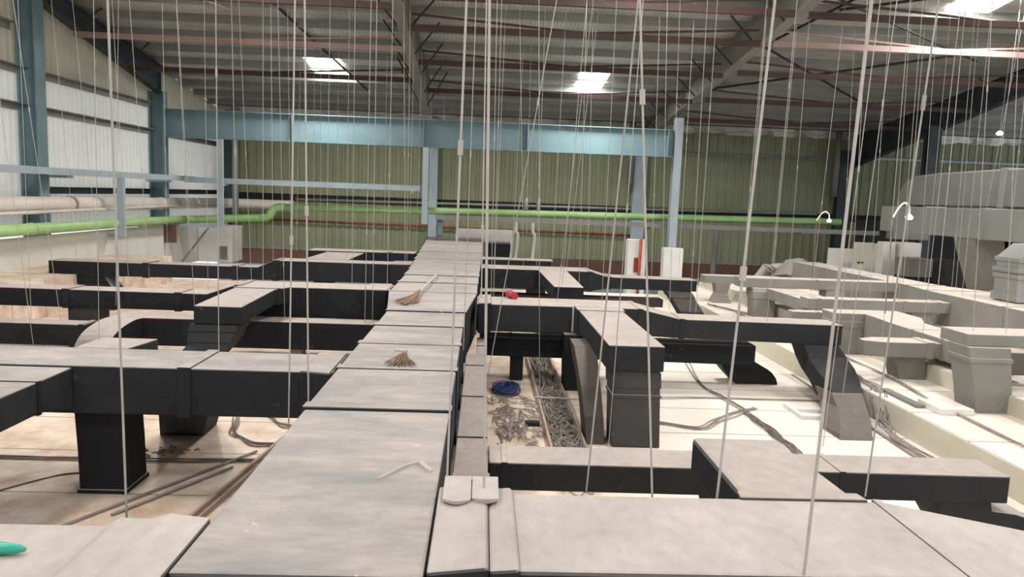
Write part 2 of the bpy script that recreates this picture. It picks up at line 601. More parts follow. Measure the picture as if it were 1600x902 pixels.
# ---------------------------------------------------------------- purlins, struts
vis = [y for y in PURLINS if 14.5 < y]
vis_sorted = sorted(vis, reverse=True)
for y in PURLINS:
    z1 = roof_z(y) - 0.0
    mb = MB()
    prof = [(-0.07, 0), (0.0, 0), (0.0, -0.2), (0.07, -0.2), (0.07, -0.212), (-0.012, -0.212), (-0.012, -0.012), (-0.07, -0.012)]
    mb.loft([[(xx, y + p[0], z1 + p[1]) for p in prof] for xx in (-11.3, 27.0)])
    o = mb.obj('roof_purlin', M['purlin'])
    if y in vis:
        lab = 'galvanised roof purlin under the foil lining, %s row out from the back wall' % ordinal(vis_sorted.index(y))
    else:
        lab = 'galvanised roof purlin high overhead, %s row behind the nearest visible one' % ordinal(sorted([q for q in PURLINS if q not in vis], reverse=True).index(y))
    tag(o, lab, 'purlin', 'roof purlins')

BAYS = [('left', -10.8, -2.25, 'strutpink', [17.55, 20.7, 23.8]), ('middle', -1.95, 6.65, 'strut', [16.86, 18.94, 21.82, 24.94]),
        ('right', 6.95, 15.85, 'strut', [16.9, 18.9, 21.5, 24.6, 27.6])]
for (bn, xa, xb, mm, yy) in BAYS:
    for i, y in enumerate(reversed(yy)):
        z = 7.2 - 0.112 * (y - 15.8)
        mat = M[mm]
        if bn == 'left' and y != 20.7:
            mat = M['strut']
        if bn == 'right' and y == 18.9:
            mat = M['strutpink']  # brown strut under the skylight, the light on it put into its colour
        r = thing('roof_strut', '%s angle strut across the %s roof bay, %s row from the back wall' % (
            'pale red' if mat == M['strutpink'] else 'dark brown', bn, ordinal(i)), 'strut', ((xa + xb) / 2, y, z), 'roof struts')
        mb = MB()
        mb.loft([[(xx, y - 0.05, z + 0.07), (xx, y - 0.05, z - 0.07), (xx, y + 0.05, z - 0.07), (xx, y + 0.05, z - 0.055), (xx, y - 0.035, z - 0.055), (xx, y - 0.035, z + 0.07)]
                 for xx in (xa, xb)])
        mb.obj('strut_bar', mat, r)
        for (px, sgn) in ((xa, 1), (xb, -1)):
            if bn == 'left' and sgn == 1:
                continue
            MB().tube([(px + sgn * 0.05, y, z + 0.32), (px + sgn * 4.2, y, z + 0.06)], 0.028, 6).obj('brace_bar', mat, r)

# ---------------------------------------------------------------- rafters


def rafter(x, yend, zb, label, mat, ys0=9.0, braces=()):
    r = thing('roof_rafter', label, 'rafter', (x, yend, zb(yend)), 'roof rafters')
    n = 14
    w, fl_, tf = 0.012, 0.13, 0.03
    web, bf, tp = [], [], []
    for i in range(n + 1):
        y = ys0 + (yend - ys0) * i / n
        b_, t_ = zb(y), roof_z(y) - 0.215
        web.append([(x - w, y, b_), (x + w, y, b_), (x + w, y, t_), (x - w, y, t_)])
        bf.append([(x - fl_, y, b_ - tf), (x + fl_, y, b_ - tf), (x + fl_, y, b_), (x - fl_, y, b_)])
        tp.append([(x - fl_, y, t_), (x + fl_, y, t_), (x + fl_, y, t_ + tf * 0.5), (x - fl_, y, t_ + tf * 0.5)])
    MB().loft(web).obj('web', mat, r)
    MB().loft(bf).obj('bottom_flange', mat, r)
    MB().loft(tp).obj('top_flange', mat, r)
    for y in braces:
        for s in (-1, 1):
            MB().tube([(x + s * 0.1, y, zb(y) + 0.02), (x + s * 0.75, y + 0.1, roof_z(y) - 0.2)], 0.025, 6).obj('flange_brace', M['strutdark'], r)
    for y in (yend - 0.2, yend - 3.0, yend - 6.5):
        MB().box(x - fl_, x + fl_, y - 0.01, y + 0.01, zb(y), roof_z(y) - 0.215).obj('stiffener', mat, r)
    return r


rafter(-11.0, 26.4, lambda y: 7.0 - 0.19 * (y - 20.6) if y > 16 else 7.87 - 0.12 * (y - 16), 'dark steel rafter running down along the top of the left wall', M['darksteel'], 12, (18.2, 21.0, 23.8))
rafter(-2.1, 26.5, lambda y: 7.12 - 0.172 * (y - 17.5) if y > 14 else 7.72 - 0.12 * (y - 14), 'grey steel rafter landing on the blue girder left of centre', M['greysteel'], 9, (17.6, 19.2, 20.9, 22.6, 24.2, 25.6))
rafter(6.8, 32.9, lambda y: 7.22 - 0.105 * (y - 16.2), 'pale grey steel rafter passing over the right end of the blue girder', M['greysteel'], 10, (17.6, 19.4, 21.2, 23.0, 24.8, 26.6, 28.4, 30.2))
rafter(16.0, 32.8, lambda y: 6.54 - 0.177 * (y - 22.5) if y > 19 else 7.16 - 0.12 * (y - 19), 'deep dark steel rafter at the upper right', M['darksteel'], 10, (20.5, 23.5))

# loose roof bracing bars
BR = [((-6.1, 16.6, 8.05), (-4.4, 28.4, 6.55), 'rust brown diagonal roof brace crossing in front of the left skylight', 'strut'),
      ((-10.6, 15.0, 8.1), (-6.2, 18.9, 7.05), 'faded red diagonal roof brace at the upper left', 'strutpink'),
      ((9.2, 15.2, 8.15), (7.4, 22.6, 7.2), 'dark diagonal roof brace beside the pale rafter, running down to it', 'strutdark'),
      ((7.6, 17.6, 7.75), (13.2, 20.6, 7.0), 'thin dark cross brace near the top right skylight', 'strutdark'),
      ((7.3, 21.0, 7.3), (13.2, 27.0, 6.7), 'thin dark cross brace low in the right roof bay', 'strutdark'),
      ((7.2, 26.5, 6.75), (13.8, 20.2, 7.3), 'thin dark cross brace rising to the right in the right roof bay', 'strutdark'),
      ((13.0, 16.2, 8.0), (8.3, 18.4, 7.6), 'thin dark brace above the red strut, right of the pale rafter', 'strutdark')]
for (a, b, lab, mm) in BR:
    tag(MB().tube([a, b], 0.035, 6).obj('roof_brace', M[mm]), lab, 'brace', 'roof braces')

# ---------------------------------------------------------------- girder and columns
g = thing('steel_girder', 'deep blue-grey steel girder spanning the hall below the roof', 'girder', (-2.2, 26.5, 4.45))
MB().box(-10.85, 6.5, 26.49, 26.51, 4.48, 5.36).obj('web', M['blue'], g)
MB().box(-10.85, 6.5, 26.34, 26.66, 5.36, 5.39).obj('top_flange', M['blue'], g)
MB().box(-10.85, 6.5, 26.34, 26.66, 4.45, 4.48).obj('bottom_flange', M['blue'], g)
for x in (-6.6, -2.15, 1.42, 6.3):
    MB().box(x - 0.015, x + 0.015, 26.35, 26.65, 4.48, 5.36).obj('stiffener', M['blue'], g)


def icol(x, y, z0, z1, label, mat, d=0.42, w=0.3, face='x', group='steel columns'):
    """I-section column; its flanges face the given axis"""
    r = thing('steel_column', label, 'column', (x, y, z0), group)
    t = 0.02
    if face == 'x':
        MB().box(x - d / 2, x + d / 2, y - 0.01, y + 0.01, z0, z1).obj('web', mat, r)
        for s in (-1, 1):
            MB().box(x + s * d / 2 - t, x + s * d / 2 + t, y - w / 2, y + w / 2, z0, z1).obj('flange', mat, r)
    else:
        MB().box(x - 0.01, x + 0.01, y - d / 2, y + d / 2, z0, z1).obj('web', mat, r)
        for s in (-1, 1):
            MB().box(x - w / 2, x + w / 2, y + s * d / 2 - t, y + s * d / 2 + t, z0, z1).obj('flange', mat, r)
    return r


icol(-11.12, 19.3, 0.7, 7.4, 'tall blue column on the left wall nearest the camera', M['blue'], 0.42, 0.4)
icol(-11.1, 26.45, 0.7, 5.95, 'blue column on the left wall holding the girder end', M['blue'], 0.46, 0.36)
icol(6.66, 26.5, 0.0, 5.8, 'pale blue column at the right end of the girder, foot in a white box', M['palesteel'], 0.3, 0.26, 'y')
icol(-2.2, 32.7, -2, 6.0, 'pale blue column on the green wall behind the grey hanging post', M['palesteel'], 0.3, 0.36, 'y')
icol(6.65, 32.7, -2, 6.0, 'pale blue column on the green wall left of the girder end column', M['palesteel'], 0.3, 0.55, 'y')
icol(15.65, 32.7, -2, 5.4, 'dark column on the green wall below the deep dark rafter', M['darksteel'], 0.3, 0.65, 'y')
icol(15.7, 26.5, -2, 5.9, 'dark blue column standing free at the upper right', M['darksteel'], 0.3, 0.46, 'y')
icol(-10.7, 32.6, 0, 6.0, 'dark column in the far left corner', M['darksteel'], 0.3, 0.4, 'y')

# girts on the left wall
for (z, y0, y1, lab) in ((5.48, 8, 26.2, 'grey wall girt under the beige sheets of the left wall'), (4.6, 8, 32.8, 'grey wall girt halfway up the left wall'),
                         (2.6, 19.6, 32.8, 'dark wall girt just above the fat white pipe'), (6.45, 9, 18.9, 'short grey wall girt at the top left corner')):
    mb = MB()
    prof = [(-11.35, z + 0.09), (-11.15, z + 0.09), (-11.15, z + 0.07), (-11.33, z + 0.07), (-11.33, z - 0.09), (-11.35, z - 0.09)]
    mb.loft([[(p[0], y, p[1]) for p in prof] for y in (y0, y1)])
    tag(mb.obj('wall_girt', M['greysteel'] if z > 3 else M['darksteel']), lab, 'girt', 'left wall girts')
# girt lines on the green wall
for (z, x0, x1, lab) in ((5.0, 7.2, 15.3, 'thin grey girt on the green wall right of the girder'), (5.12, 16.1, 27, 'pale girt on the green wall at the far right')):
    tag(MB().box(x0, x1, 32.84, 32.95, z - 0.05, z + 0.05).obj('wall_girt', M['greysteel'] if x0 < 10 else M['palesteel']), lab, 'girt', 'green wall girts')

# ================================================================ ducts
T = 1.25
# --- main duct
t = thing('main_duct', 'long dusty main duct running away down the middle of the hall', 'duct', (-0.76, 3.1, 0.55))
SEC = [3.12, 5.62, 6.93, 8.12, 9.28, 10.48, 12.62, 14.0, 15.3, 16.6, 17.9, 19.1, 20.3, 21.5, 22.7, 23.9, 25.1, 26.3, 27.5, 28.7]
SX = [(-1.31, -0.21)] * 6 + [(-1.55, -0.07), (-1.56, -0.06), (-1.58, -0.05), (-1.62, -0.04)] + [(-1.68 - 0.05 * k, -0.03 + 0.005 * k) for k in range(10)]
for i in range(len(SEC) - 1):
    a, b = SX[i], SX[i + 1]
    if i >= 6:
        b = a
    dz = random.uniform(-0.012, 0.006)
    MB().loft([ring_y(SEC[i], a[0], a[1], 0.55, T + dz), ring_y(SEC[i + 1], b[0], b[1], 0.55, T + dz)]).obj('duct_section', M['black_trunk'], t, bevel=0.018)
for i in range(1, len(SEC)):
    a = SX[i]
    g_ = 0.016 if i < 6 else 0.006
    w = 0.13 if i < 6 else 0.11
    MB().loft([ring_y(SEC[i] - 0.01, a[0] - g_, a[1] + g_, 0.55 - g_, T + g_), ring_y(SEC[i] + w, a[0] - g_, a[1] + g_, 0.55 - g_, T + g_)]).obj('joint_band', M['black_trunk'], t, bevel=0.01)
# a lifted wrinkle in the cladding near the camera
pts = [(-0.56, 4.22), (-0.50, 4.30), (-0.44, 4.40), (-0.39, 4.48), (-0.345, 4.50), (-0.31, 4.42), (-0.265, 4.36)]
MB().loft([[(x - 0.006, y - 0.012, T - 0.012), (x + 0.02, y + 0.07, T - 0.012), (x, y + 0.02, T + 0.004 + 0.004 * (i % 3)), (x - 0.004, y - 0.004, T + 0.003 + 0.004 * (i % 3))] for i, (x, y) in enumerate(pts)]).obj('cladding_wrinkle', M['flapdust'], t)

# --- wide cross duct in front, right arm
r = thing('cross_duct', 'wide dusty cross duct in the foreground right of the main duct', 'duct', (1.2, 3.6, 0.75), 'foreground cross ducts')
run(r, 'x', [(-0.205, 3.18, 4.07, 0.72, T - 0.005), (2.32, 3.18, 4.07, 0.72, T - 0.005), (3.3, 3.18, 3.5, 0.72, T - 0.005), (4.6, 3.18, 3.5, 0.72, T - 0.005)], M['black_cross'], (2.30, 2.95), 0.05, 0.008, M['black_cross'], bev=0.02)
# wrapped collar with two loose flaps beside the main duct
MB().loft([ring_x(-0.2, 3.12, 4.10, 0.70, T + 0.012), ring_x(0.06, 3.14, 4.11, 0.70, T + 0.03), ring_x(0.075, 3.15, 4.11, 0.70, T + 0.005)]).obj('collar_wrap', M['black_cross'], r, bevel=0.02)
MB().loft([ring_x(0.075, 3.15, 4.10, 0.70, T + 0.008), ring_x(0.20, 3.15, 4.10, 0.70, T + 0.018), ring_x(0.215, 3.16, 4.09, 0.70, T + 0.0)]).obj('collar_wrap', M['black_cross'], r, bevel=0.015)
for (xa, xb, s) in ((-0.17, -0.02, 0.03), (-0.015, 0.13, 0.045)):
    rg = []
    for k in range(9):
        u = k / 8
        x = xa + (xb - xa) * u
        e = 3.86 - 0.05 * math.sin(u * math.pi) + (0.02 if s > 0.04 else 0)
        rg.append([(x, e, T + 0.028), (x, 4.14, T + 0.03), (x, 4.14, T + 0.06), (x, e - 0.005, T + 0.04 + s * math.sin(u * math.pi) * 0.35)])
    MB().loft(rg).obj('loose_flap', M['flapdust'], r)

# --- wide cross duct in front, left arm
r = thing('cross_duct', 'wide dusty cross duct in the foreground left of the main duct', 'duct', (-2.4, 3.0, 0.7), 'foreground cross ducts')
run(r, 'x', [(-4.2, 2.4, 3.62, 0.7, 1.22), (-1.4, 2.4, 3.62, 0.7, 1.22)], M['black_cross'], (), bev=0.02)
MB().loft([ring_x(-1.80, 2.38, 3.64, 0.69, 1.222), ring_x(-1.74, 2.37, 3.65, 0.69, 1.25), ring_x(-1.60, 2.37, 3.66, 0.69, 1.242), ring_x(-1.52, 2.36, 3.68, 0.69, 1.262), ring_x(-1.312, 2.36, 3.66, 0.69, 1.252)]).obj('collar_wrap', M['black_cross'], r, bevel=0.015)

# --- short stub duct ahead of the right cross duct
r = thing('stub_duct', 'short dusty stub duct joined to the far edge of the right foreground cross duct', 'duct', (1.84, 4.6, 0.0))
run(r, 'y', [(4.075, 1.53, 2.19, 0.98, T), (5.15, 1.53, 2.14, 0.99, T)], M['black'], (), bev=0.03)
MB().loft([ring_y(4.04, 1.5, 2.24, 0.96, T + 0.012), ring_y(4.14, 1.51, 2.22, 0.96, T + 0.014)]).obj('joint_band', M['black'], r, bevel=0.012)
leg(r, [(0, 1.62, 2.08, 4.45, 5.0), (0.5, 1.6, 2.08, 4.5, 5.05), (0.985, 1.58, 2.1, 4.5, 5.1)], M['black'], ((0.86, 0.98, 0.015),))

# --- low cross duct passing behind the stub
r = thing('low_cross_duct', 'low dusty cross duct passing behind the stub duct at the lower right', 'duct', (2.3, 6.3, 0.0), 'low cross ducts')
run(r, 'x', [(0.11, 6.05, 6.5, 0.46, 0.70), (4.55, 6.02, 6.47, 0.45, 0.69)], M['greyblack'], (0.24, 3.1), 0.05, 0.008, M['greyblack'])
bt = [(0.455, 3.95, 4.42), (0.37, 3.97, 4.44), (0.345, 3.98, 4.66), (0.29, 4.0, 4.84), (0.2, 4.06, 4.95), (0.1, 4.15, 5.0), (0.0, 4.2, 5.02)]
MB().loft([ring_z(z, xa, xb, 6.04, 6.45) for (z, xa, xb) in reversed(bt)]).obj('elbow_boot', M['greyblack'], r, bevel=0.008)

# --- low duct alongside the main duct
r = thing('low_duct', 'narrow low dusty duct running along the right foot of the main duct', 'duct', (-0.04, 8.5, 0.3))
st = [5.72, 6.74, 7.4, 8.16, 8.95, 9.7, 10.42, 11.0, 11.62]
for i in range(len(st) - 1):
    dz = (i % 2) * 0.012
    xl = -0.18 if st[i + 1] <= 10.45 else -0.04
    MB().loft([ring_y(st[i] + 0.004, xl, 0.10, 0.36, 0.68 + dz), ring_y(st[i + 1] - 0.004, xl, 0.10, 0.36, 0.68 + dz)]).obj('duct_section', M['greyblack'], r, bevel=0.01)
MB().loft([ring_y(5.66, -0.183, 0.115, 0.34, 0.70), ring_y(5.80, -0.183, 0.115, 0.34, 0.705)]).obj('joint_band', M['greyblack'], r, bevel=0.008)
for y in (6.6, 8.6, 10.6):
    MB().box(-0.18, 0.1, y - 0.04, y + 0.04, 0.0, 0.362).obj('support_foot', M['traymetal'], r)

r = thing('low_cross_duct', 'low black cross duct under the right branch duct with the S-shaped boot', 'duct', (2.2, 11.9, 0.0), 'low cross ducts')
run(r, 'x', [(0.0, 11.66, 12.1, 0.40, 0.70), (4.38, 11.62, 12.06, 0.37, 0.69)], M['black'], (0.5,), 0.05, 0.008)
bt = [(0.43, 3.90, 4.42), (0.35, 3.92, 4.50), (0.295, 3.95, 4.63), (0.25, 3.97, 4.71), (0.20, 4.0, 4.78), (0.10, 4.10, 4.86), (0.0, 4.20, 4.89)]
MB().loft([ring_z(z, xa, xb, 11.9, 12.3) for (z, xa, xb) in reversed(bt)]).obj('elbow_boot', M['black_plain'], r, bevel=0.008)
leg(r, [(0, 0.5, 0.7, 11.7, 12.0), (0.4, 0.5, 0.7, 11.7, 12.0)], M['black'])

# --- right branch with side branch and S boot
r = thing('branch_duct', 'black branch duct right of the main duct, nearest one, narrowing to a lighter end boot', 'duct', (2.8, 11.8, 0.0), 'branch ducts right of the main duct')
run(r, 'x', [(-0.06, 11.43, 12.32, 0.83, T), (2.45, 11.43, 12.32, 0.83, T), (3.12, 11.48, 12.1, 0.80, 1.10), (5.66, 11.44, 12.0, 0.77, 1.09)], M['greyblack'], (2.47, 3.14), 0.08, 0.01, M['greyblack'])
MB().loft([ring_x(-0.04, 11.38, 12.36, 0.8, T + 0.02), ring_x(0.16, 11.39, 12.36, 0.8, T + 0.03)]).obj('joint_band', M['band'], r, bevel=0.02)
sb = run(r, 'y', [(8.45, 1.48, 2.13, 0.95, T), (11.42, 1.46, 2.13, 0.93, T)], M['greyblack'], (), body='side_branch')
MB().loft([ring_y(11.05, 1.44, 2.15, 0.9, T + 0.012), ring_y(11.42, 1.43, 2.16, 0.86, T + 0.02)]).obj('joint_band', M['greyblack'], r, parent=sb, bevel=0.01)
MB().box(1.405, 1.43, 11.4, 11.425, 0.86, T + 0.01).obj('sealant_strip', M['white'], r, parent=sb)
MB().box(1.43, 2.16, 11.36, 11.42, T + 0.012, T + 0.03).obj('sealant_strip', M['crust'], r, parent=sb)
leg(r, [(0, 1.60, 2.17, 8.58, 8.98), (0.55, 1.57, 2.13, 8.52, 8.95), (0.95, 1.55, 2.1, 8.5, 8.95)], M['charcoal'], ((0.62, 0.66, 0.012), (0.74, 0.93, 0.012)))
leg(r, [(0, 1.30, 1.55, 11.15, 11.55), (0.85, 1.28, 1.56, 11.25, 11.62)], M['black'])
MB().loft([ring_z(0.0, 1.31, 1.53, 8.66, 9.15), ring_z(0.3, 1.29, 1.52, 8.8, 9.3), ring_z(0.6, 1.27, 1.52, 9.1, 9.6), ring_z(0.85, 1.25, 1.53, 9.5, 10.1), ring_z(0.97, 1.25, 1.53, 9.8, 10.3)]).obj('elbow_boot', M['brownblack'], r, bevel=0.008)
FU = [((5.07, 11.45, 0.84), (5.62, 11.45, 0.84)), ((5.07, 11.45, 0.76), (5.63, 11.45, 0.76)), ((5.09, 11.30, 0.61), (5.70, 11.30, 0.61)), ((5.05, 10.95, 0.51), (5.66, 10.95, 0.51)), ((5.03, 10.60, 0.44), (5.56, 10.60, 0.44)), ((4.99, 10.22, 0.33), (5.43, 10.22, 0.33))]
up = MB().loft([[a, b, (b[0], b[1] + 0.45, b[2] - 0.01 - 0.03 * i), (a[0] - 0.02, a[1] + 0.45, a[2] - 0.01 - 0.03 * i)] for i, (a, b) in enumerate(FU)]).obj('elbow_boot', M['black_plain'], r, bevel=0.008)
FD = [((4.97, 10.20, 0.325), (5.41, 10.20, 0.325)), ((4.90, 9.85, 0.215), (5.31, 9.85, 0.215)), ((4.75, 9.45, 0.135), (5.17, 9.45, 0.135)), ((4.62, 9.15, 0.05), (5.04, 9.15, 0.05)), ((4.58, 9.06, 0.0), (5.01, 9.06, 0.0))]
MB().loft([[a, b, (b[0], b[1] + 0.5, max(0.0, b[2] - 0.03)), (a[0] - 0.02, a[1] + 0.5, max(0.0, a[2] - 0.03))] for (a, b) in FD]).obj('boot_shoe', M['brownblack'], r, parent=up, bevel=0.006)

# --- second right branch
r = thing('branch_duct', 'black branch duct right of the main duct, second one back, with a short side box', 'duct', (2.4, 17.6, 0.0), 'branch ducts right of the main duct')
run(r, 'x', [(-0.03, 17.15, 18.1, 0.80, T), (2.5, 17.15, 18.1, 0.80, T), (2.92, 17.25, 17.95, 0.86, 1.13), (4.98, 17.2, 17.8, 0.86, 1.12)], M['black'], (0.1, 2.5, 2.95), 0.1, 0.012)
sb = run(r, 'y', [(14.0, 1.36, 1.92, 0.98, T), (17.15, 1.28, 1.94, 0.98, T)], M['black'], (), body='side_branch')
leg(r, [(0, 1.0, 1.45, 14.2, 14.7), (0.98, 1.38, 1.8, 14.05, 14.6)], M['black'])
leg(r, [(0, 4.85, 5.35, 17.0, 17.7), (0.4, 4.6, 5.15, 17.1, 17.7), (0.86, 4.3, 4.85, 17.25, 17.75)], M['black'], ((0.7, 0.85, 0.015),))

r = thing('low_cross_duct', 'low cross duct under the second right branch, far back', 'duct', (2.5, 17.6, 0.0), 'low cross ducts')
run(r, 'x', [(0.0, 17.45, 17.85, 0.44, 0.63), (4.28, 17.45, 17.85, 0.43, 0.62)], M['brownblack'])
for x in (0.6, 2.4, 4.0):
    MB().box(x - 0.1, x + 0.1, 17.5, 17.8, 0, 0.445).obj('support_foot', M['white'], r)

r = thing('branch_duct', 'short black branch duct right of the main duct, far back near its end', 'duct', (0.9, 20, 0.0), 'branch ducts right of the main duct')
run(r, 'x', [(0.0, 19.6, 20.4, 1.0, T), (1.86, 19.65, 20.35, 1.02, T)], M['black'])
leg(r, [(0, 1.2, 1.7, 19.8, 20.2), (1.01, 1.2, 1.7, 19.8, 20.2)], M['black'])

r = thing('duct_riser', 'upright black duct box at the far end of the main duct', 'duct', (0.5, 27.6, 0))
MB().loft([ring_z(0, 0.1, 0.8, 27.3, 28.2), ring_z(0.6, 0.08, 0.98, 27.2, 28.3), ring_z(1.2, 0.06, 1.0, 27.2, 28.3)]).obj('duct_body', M['black'], r, bevel=0.02)

# --- left branches
r = thing('branch_duct', 'black branch duct left of the main duct, nearest one, standing on two legs', 'duct', (-3.6, 7.1, 0.0), 'branch ducts left of the main duct')
run(r, 'x', [(-6.5, 6.76, 7.53, 0.80, T), (-1.33, 6.80, 7.55, 0.80, T - 0.01)], M['black_trunk'], (-2.66,), 0.12, 0.014, M['black_trunk'])
MB().loft([ring_x(-1.62, 6.77, 7.58, 0.78, T + 0.01), ring_x(-1.34, 6.7, 7.62, 0.76, T + 0.012)]).obj('joint_band', M['black_trunk'], r, bevel=0.02)
sb = run(r, 'y', [(4.4, -4.6, -3.74, 0.90, 1.18), (6.45, -4.6, -3.74, 0.90, 1.18), (6.77, -4.6, -3.64, 0.84, T - 0.02)], M['black_trunk'], (6.42,), 0.05, 0.012, M['band'], body='side_branch')
leg(r, [(0, -3.68, -3.26, 6.9, 7.36), (0.4, -3.69, -3.27, 6.9, 7.36), (0.8, -3.71, -3.29, 6.9, 7.36)], M['black'], ((0.0, 0.04, 0.015),))
leg(r, [(0, -3.67, -3.17, 8.62, 9.08), (0.8, -3.02, -2.54, 7.06, 7.5)], M['black'])
leg(r, [(0, -4.5, -3.9, 4.9, 5.7), (0.91, -4.45, -3.85, 4.8, 5.7)], M['greyblack'])
run(r, 'y', [(7.53, -4.02, -3.5, 0.95, T), (8.05, -4.0, -3.42, 0.95, T)], M['greyblack'], (), body='back_stub')

r = thing('branch_duct', 'black branch duct left of the main duct, second one back, with a box drop', 'duct', (-5.5, 13, 0.0), 'branch ducts left of the main duct')
run(r, 'x', [(-10.7, 12.8, 13.3, 0.77, 1.08), (-4.62, 12.8, 13.3, 0.77, 1.07), (-4.12, 12.65, 13.4, 0.73, T), (-1.56, 12.68, 13.42, 0.72, T)], M['black'], (-6.95, -5.1, -4.05), 0.12, 0.014)
MB().loft([ring_x(-1.98, 12.62, 13.45, 0.7, T + 0.012), ring_x(-1.58, 12.6, 13.48, 0.7, T + 0.016)]).obj('joint_band', M['black'], r, bevel=0.02)
sb = run(r, 'y', [(10.38, -3.93, -3.28, 1.0, T), (12.3, -4.02, -3.35, 1.0, T), (12.66, -4.05, -3.2, 0.98, T)], M['black'], (12.4,), 0.06, 0.012, body='side_branch')
leg(r, [(0, -4.35, -3.85, 9.6, 10.2), (0.45, -4.15, -3.62, 9.95, 10.5), (0.72, -3.98, -3.42, 10.25, 10.8), (1.0, -3.95, -3.36, 10.42, 10.95)], M['black_plain'], ((0.76, 0.90, 0.014), (0.9, 0.99, 0.03)))
leg(r, [(0, -6.95, -6.45, 12.85, 13.25), (0.77, -6.95, -6.45, 12.85, 13.25)], M['brownblack'])

r = thing('low_cross_duct', 'low black cross duct left of the main duct with a dusty elbow boot', 'duct', (-5, 12.4, 0.0), 'low cross ducts')
run(r, 'x', [(-9.5, 12.2, 12.6, 0.24, 0.60), (-6.35, 12.2, 12.6, 0.24, 0.59), (-5.92, 12.13, 12.62, 0.30, 0.75), (-1.58, 12.15, 12.62, 0.30, 0.75)], M['black'], (-6.4,), 0.08, 0.012)
sweep(r, smooth_path([(-5.62, 12.15, 0.6), (-5.66, 11.85, 0.6), (-5.75, 11.5, 0.47), (-5.8, 11.32, 0.2), (-5.8, 11.3, 0.0)], 5), (1, 0, 0), 0.5, 0.3, M['black'], t1=(0, 0, -1))
for x in (-8.5, -3.0):
    MB().box(x - 0.1, x + 0.1, 12.25, 12.55, 0, 0.305).obj('support_foot', M['traymetal'], r)

r = thing('branch_duct', 'black branch duct left of the main duct, third one back', 'duct', (-5.5, 17.6, 0.0), 'branch ducts left of the main duct')
run(r, 'x', [(-9.75, 17.3, 17.85, 0.75, 1.08), (-5.1, 17.3, 17.85, 0.79, 1.08), (-4.72, 17.28, 18.0, 0.80, T), (-1.62, 17.3, 18.0, 0.80, T)], M['black'], (-7.6, -5.6, -4.7), 0.14, 0.018)
MB().loft([ring_x(-2.1, 17.22, 18.05, 0.78, T + 0.016), ring_x(-1.64, 17.2, 18.08, 0.78, T + 0.02)]).obj('joint_band', M['band'], r, bevel=0.02)
leg(r, [(0, -9.05, -8.25, 17.2, 17.8), (0.5, -9.1, -8.35, 17.3, 17.8), (0.76, -9.15, -8.55, 17.35, 17.8)], M['black'], ((0.62, 0.75, 0.015),))

r = thing('branch_duct', 'black branch duct left of the main duct, fourth one back, below the green wall', 'duct', (-3.2, 20.9, 0.0), 'branch ducts left of the main duct')
run(r, 'x', [(-4.72, 20.55, 21.35, 0.86, T), (-1.85, 20.6, 21.4, 0.86, T)], M['black'], (-2.55,), 0.1, 0.014)
run(r, 'y', [(18.4, -4.3, -3.25, 1.0, 1.22), (20.57, -4.2, -3.2, 1.0, 1.22)], M['black'], (), body='side_branch')
leg(r, [(0, -4.6, -4.1, 20.7, 21.2), (0.87, -4.6, -4.1, 20.7, 21.2)], M['black'])

# --- grey ducts on the raised deck at the right
G = 'grey ducts on the raised deck'
r = thing('grey_duct', 'long grey duct running back along the right side, widest of the grey ducts', 'duct', (10, 18, 0.35), G)
run(r, 'y', [(9.5, 9.45, 10.95, 0.55, T), (15.6, 9.45, 10.95, 0.55, T), (16.6, 9.6, 10.45, 0.6, T), (22.6, 9.45, 10.25, 0.62, T)], M['grey'], (13.2, 15.6, 16.6, 18.7, 20.6), 0.06, 0.012, M['grey'])
sweep(r, smooth_path([(9.85, 22.58, 0.93), (9.8, 23.1, 0.93), (9.5, 23.55, 0.88), (9.1, 23.7, 0.7), (8.95, 23.7, 0.36)], 5), (0.5, -0.2, 0.85), 0.62, 0.6, M['grey'])
for y in (12, 15, 18, 21):
    MB().box(9.7, 10.3, y - 0.06, y + 0.06, 0.6, 0.63).obj('support_foot', M['traymetal'], r)

r = thing('grey_duct', 'grey branch duct on the right, furthest back, standing on a collared leg', 'duct', (7, 17.2, 0.35), G)
run(r, 'x', [(5.92, 16.98, 17.42, 1.03, T), (9.57, 16.98, 17.42, 1.03, T)], M['grey'], (7.7,), 0.05, 0.01, M['grey'])
leg(r, [(0.35, 6.25, 6.72, 16.88, 17.3), (0.9, 6.22, 6.74, 16.9, 17.35), (1.03, 6.2, 6.76, 16.95, 17.38)], M['grey'], ((0.78, 0.95, 0.014),))
leg(r, [(0.35, 7.95, 8.4, 17.0, 17.4), (1.03, 7.95, 8.4, 17.0, 17.4)], M['grey'])
run(r, 'y', [(15.13, 6.62, 7.35, 0.78, 1.02), (17.6, 6.5, 7.2, 0.78, 1.03)], M['grey'], (15.9,), 0.05, 0.008, M['grey'], body='side_branch')

r = thing('grey_duct', 'small low grey duct box on the right beside the far lamp glow', 'duct', (6.2, 19.4, 0.35), G)
run(r, 'x', [(5.75, 19.2, 19.6, 0.86, 1.06), (7.8, 19.2, 19.6, 0.86, 1.06)], M['grey'])
leg(r, [(0.35, 6.0, 6.5, 19.2, 19.6), (0.6, 6.1, 6.4, 19.25, 19.55), (0.87, 6.05, 6.45, 19.2, 19.6)], M['grey'])
leg(r, [(0.35, 7.0, 7.4, 19.2, 19.6), (0.87, 7.0, 7.4, 19.2, 19.6)], M['grey'])

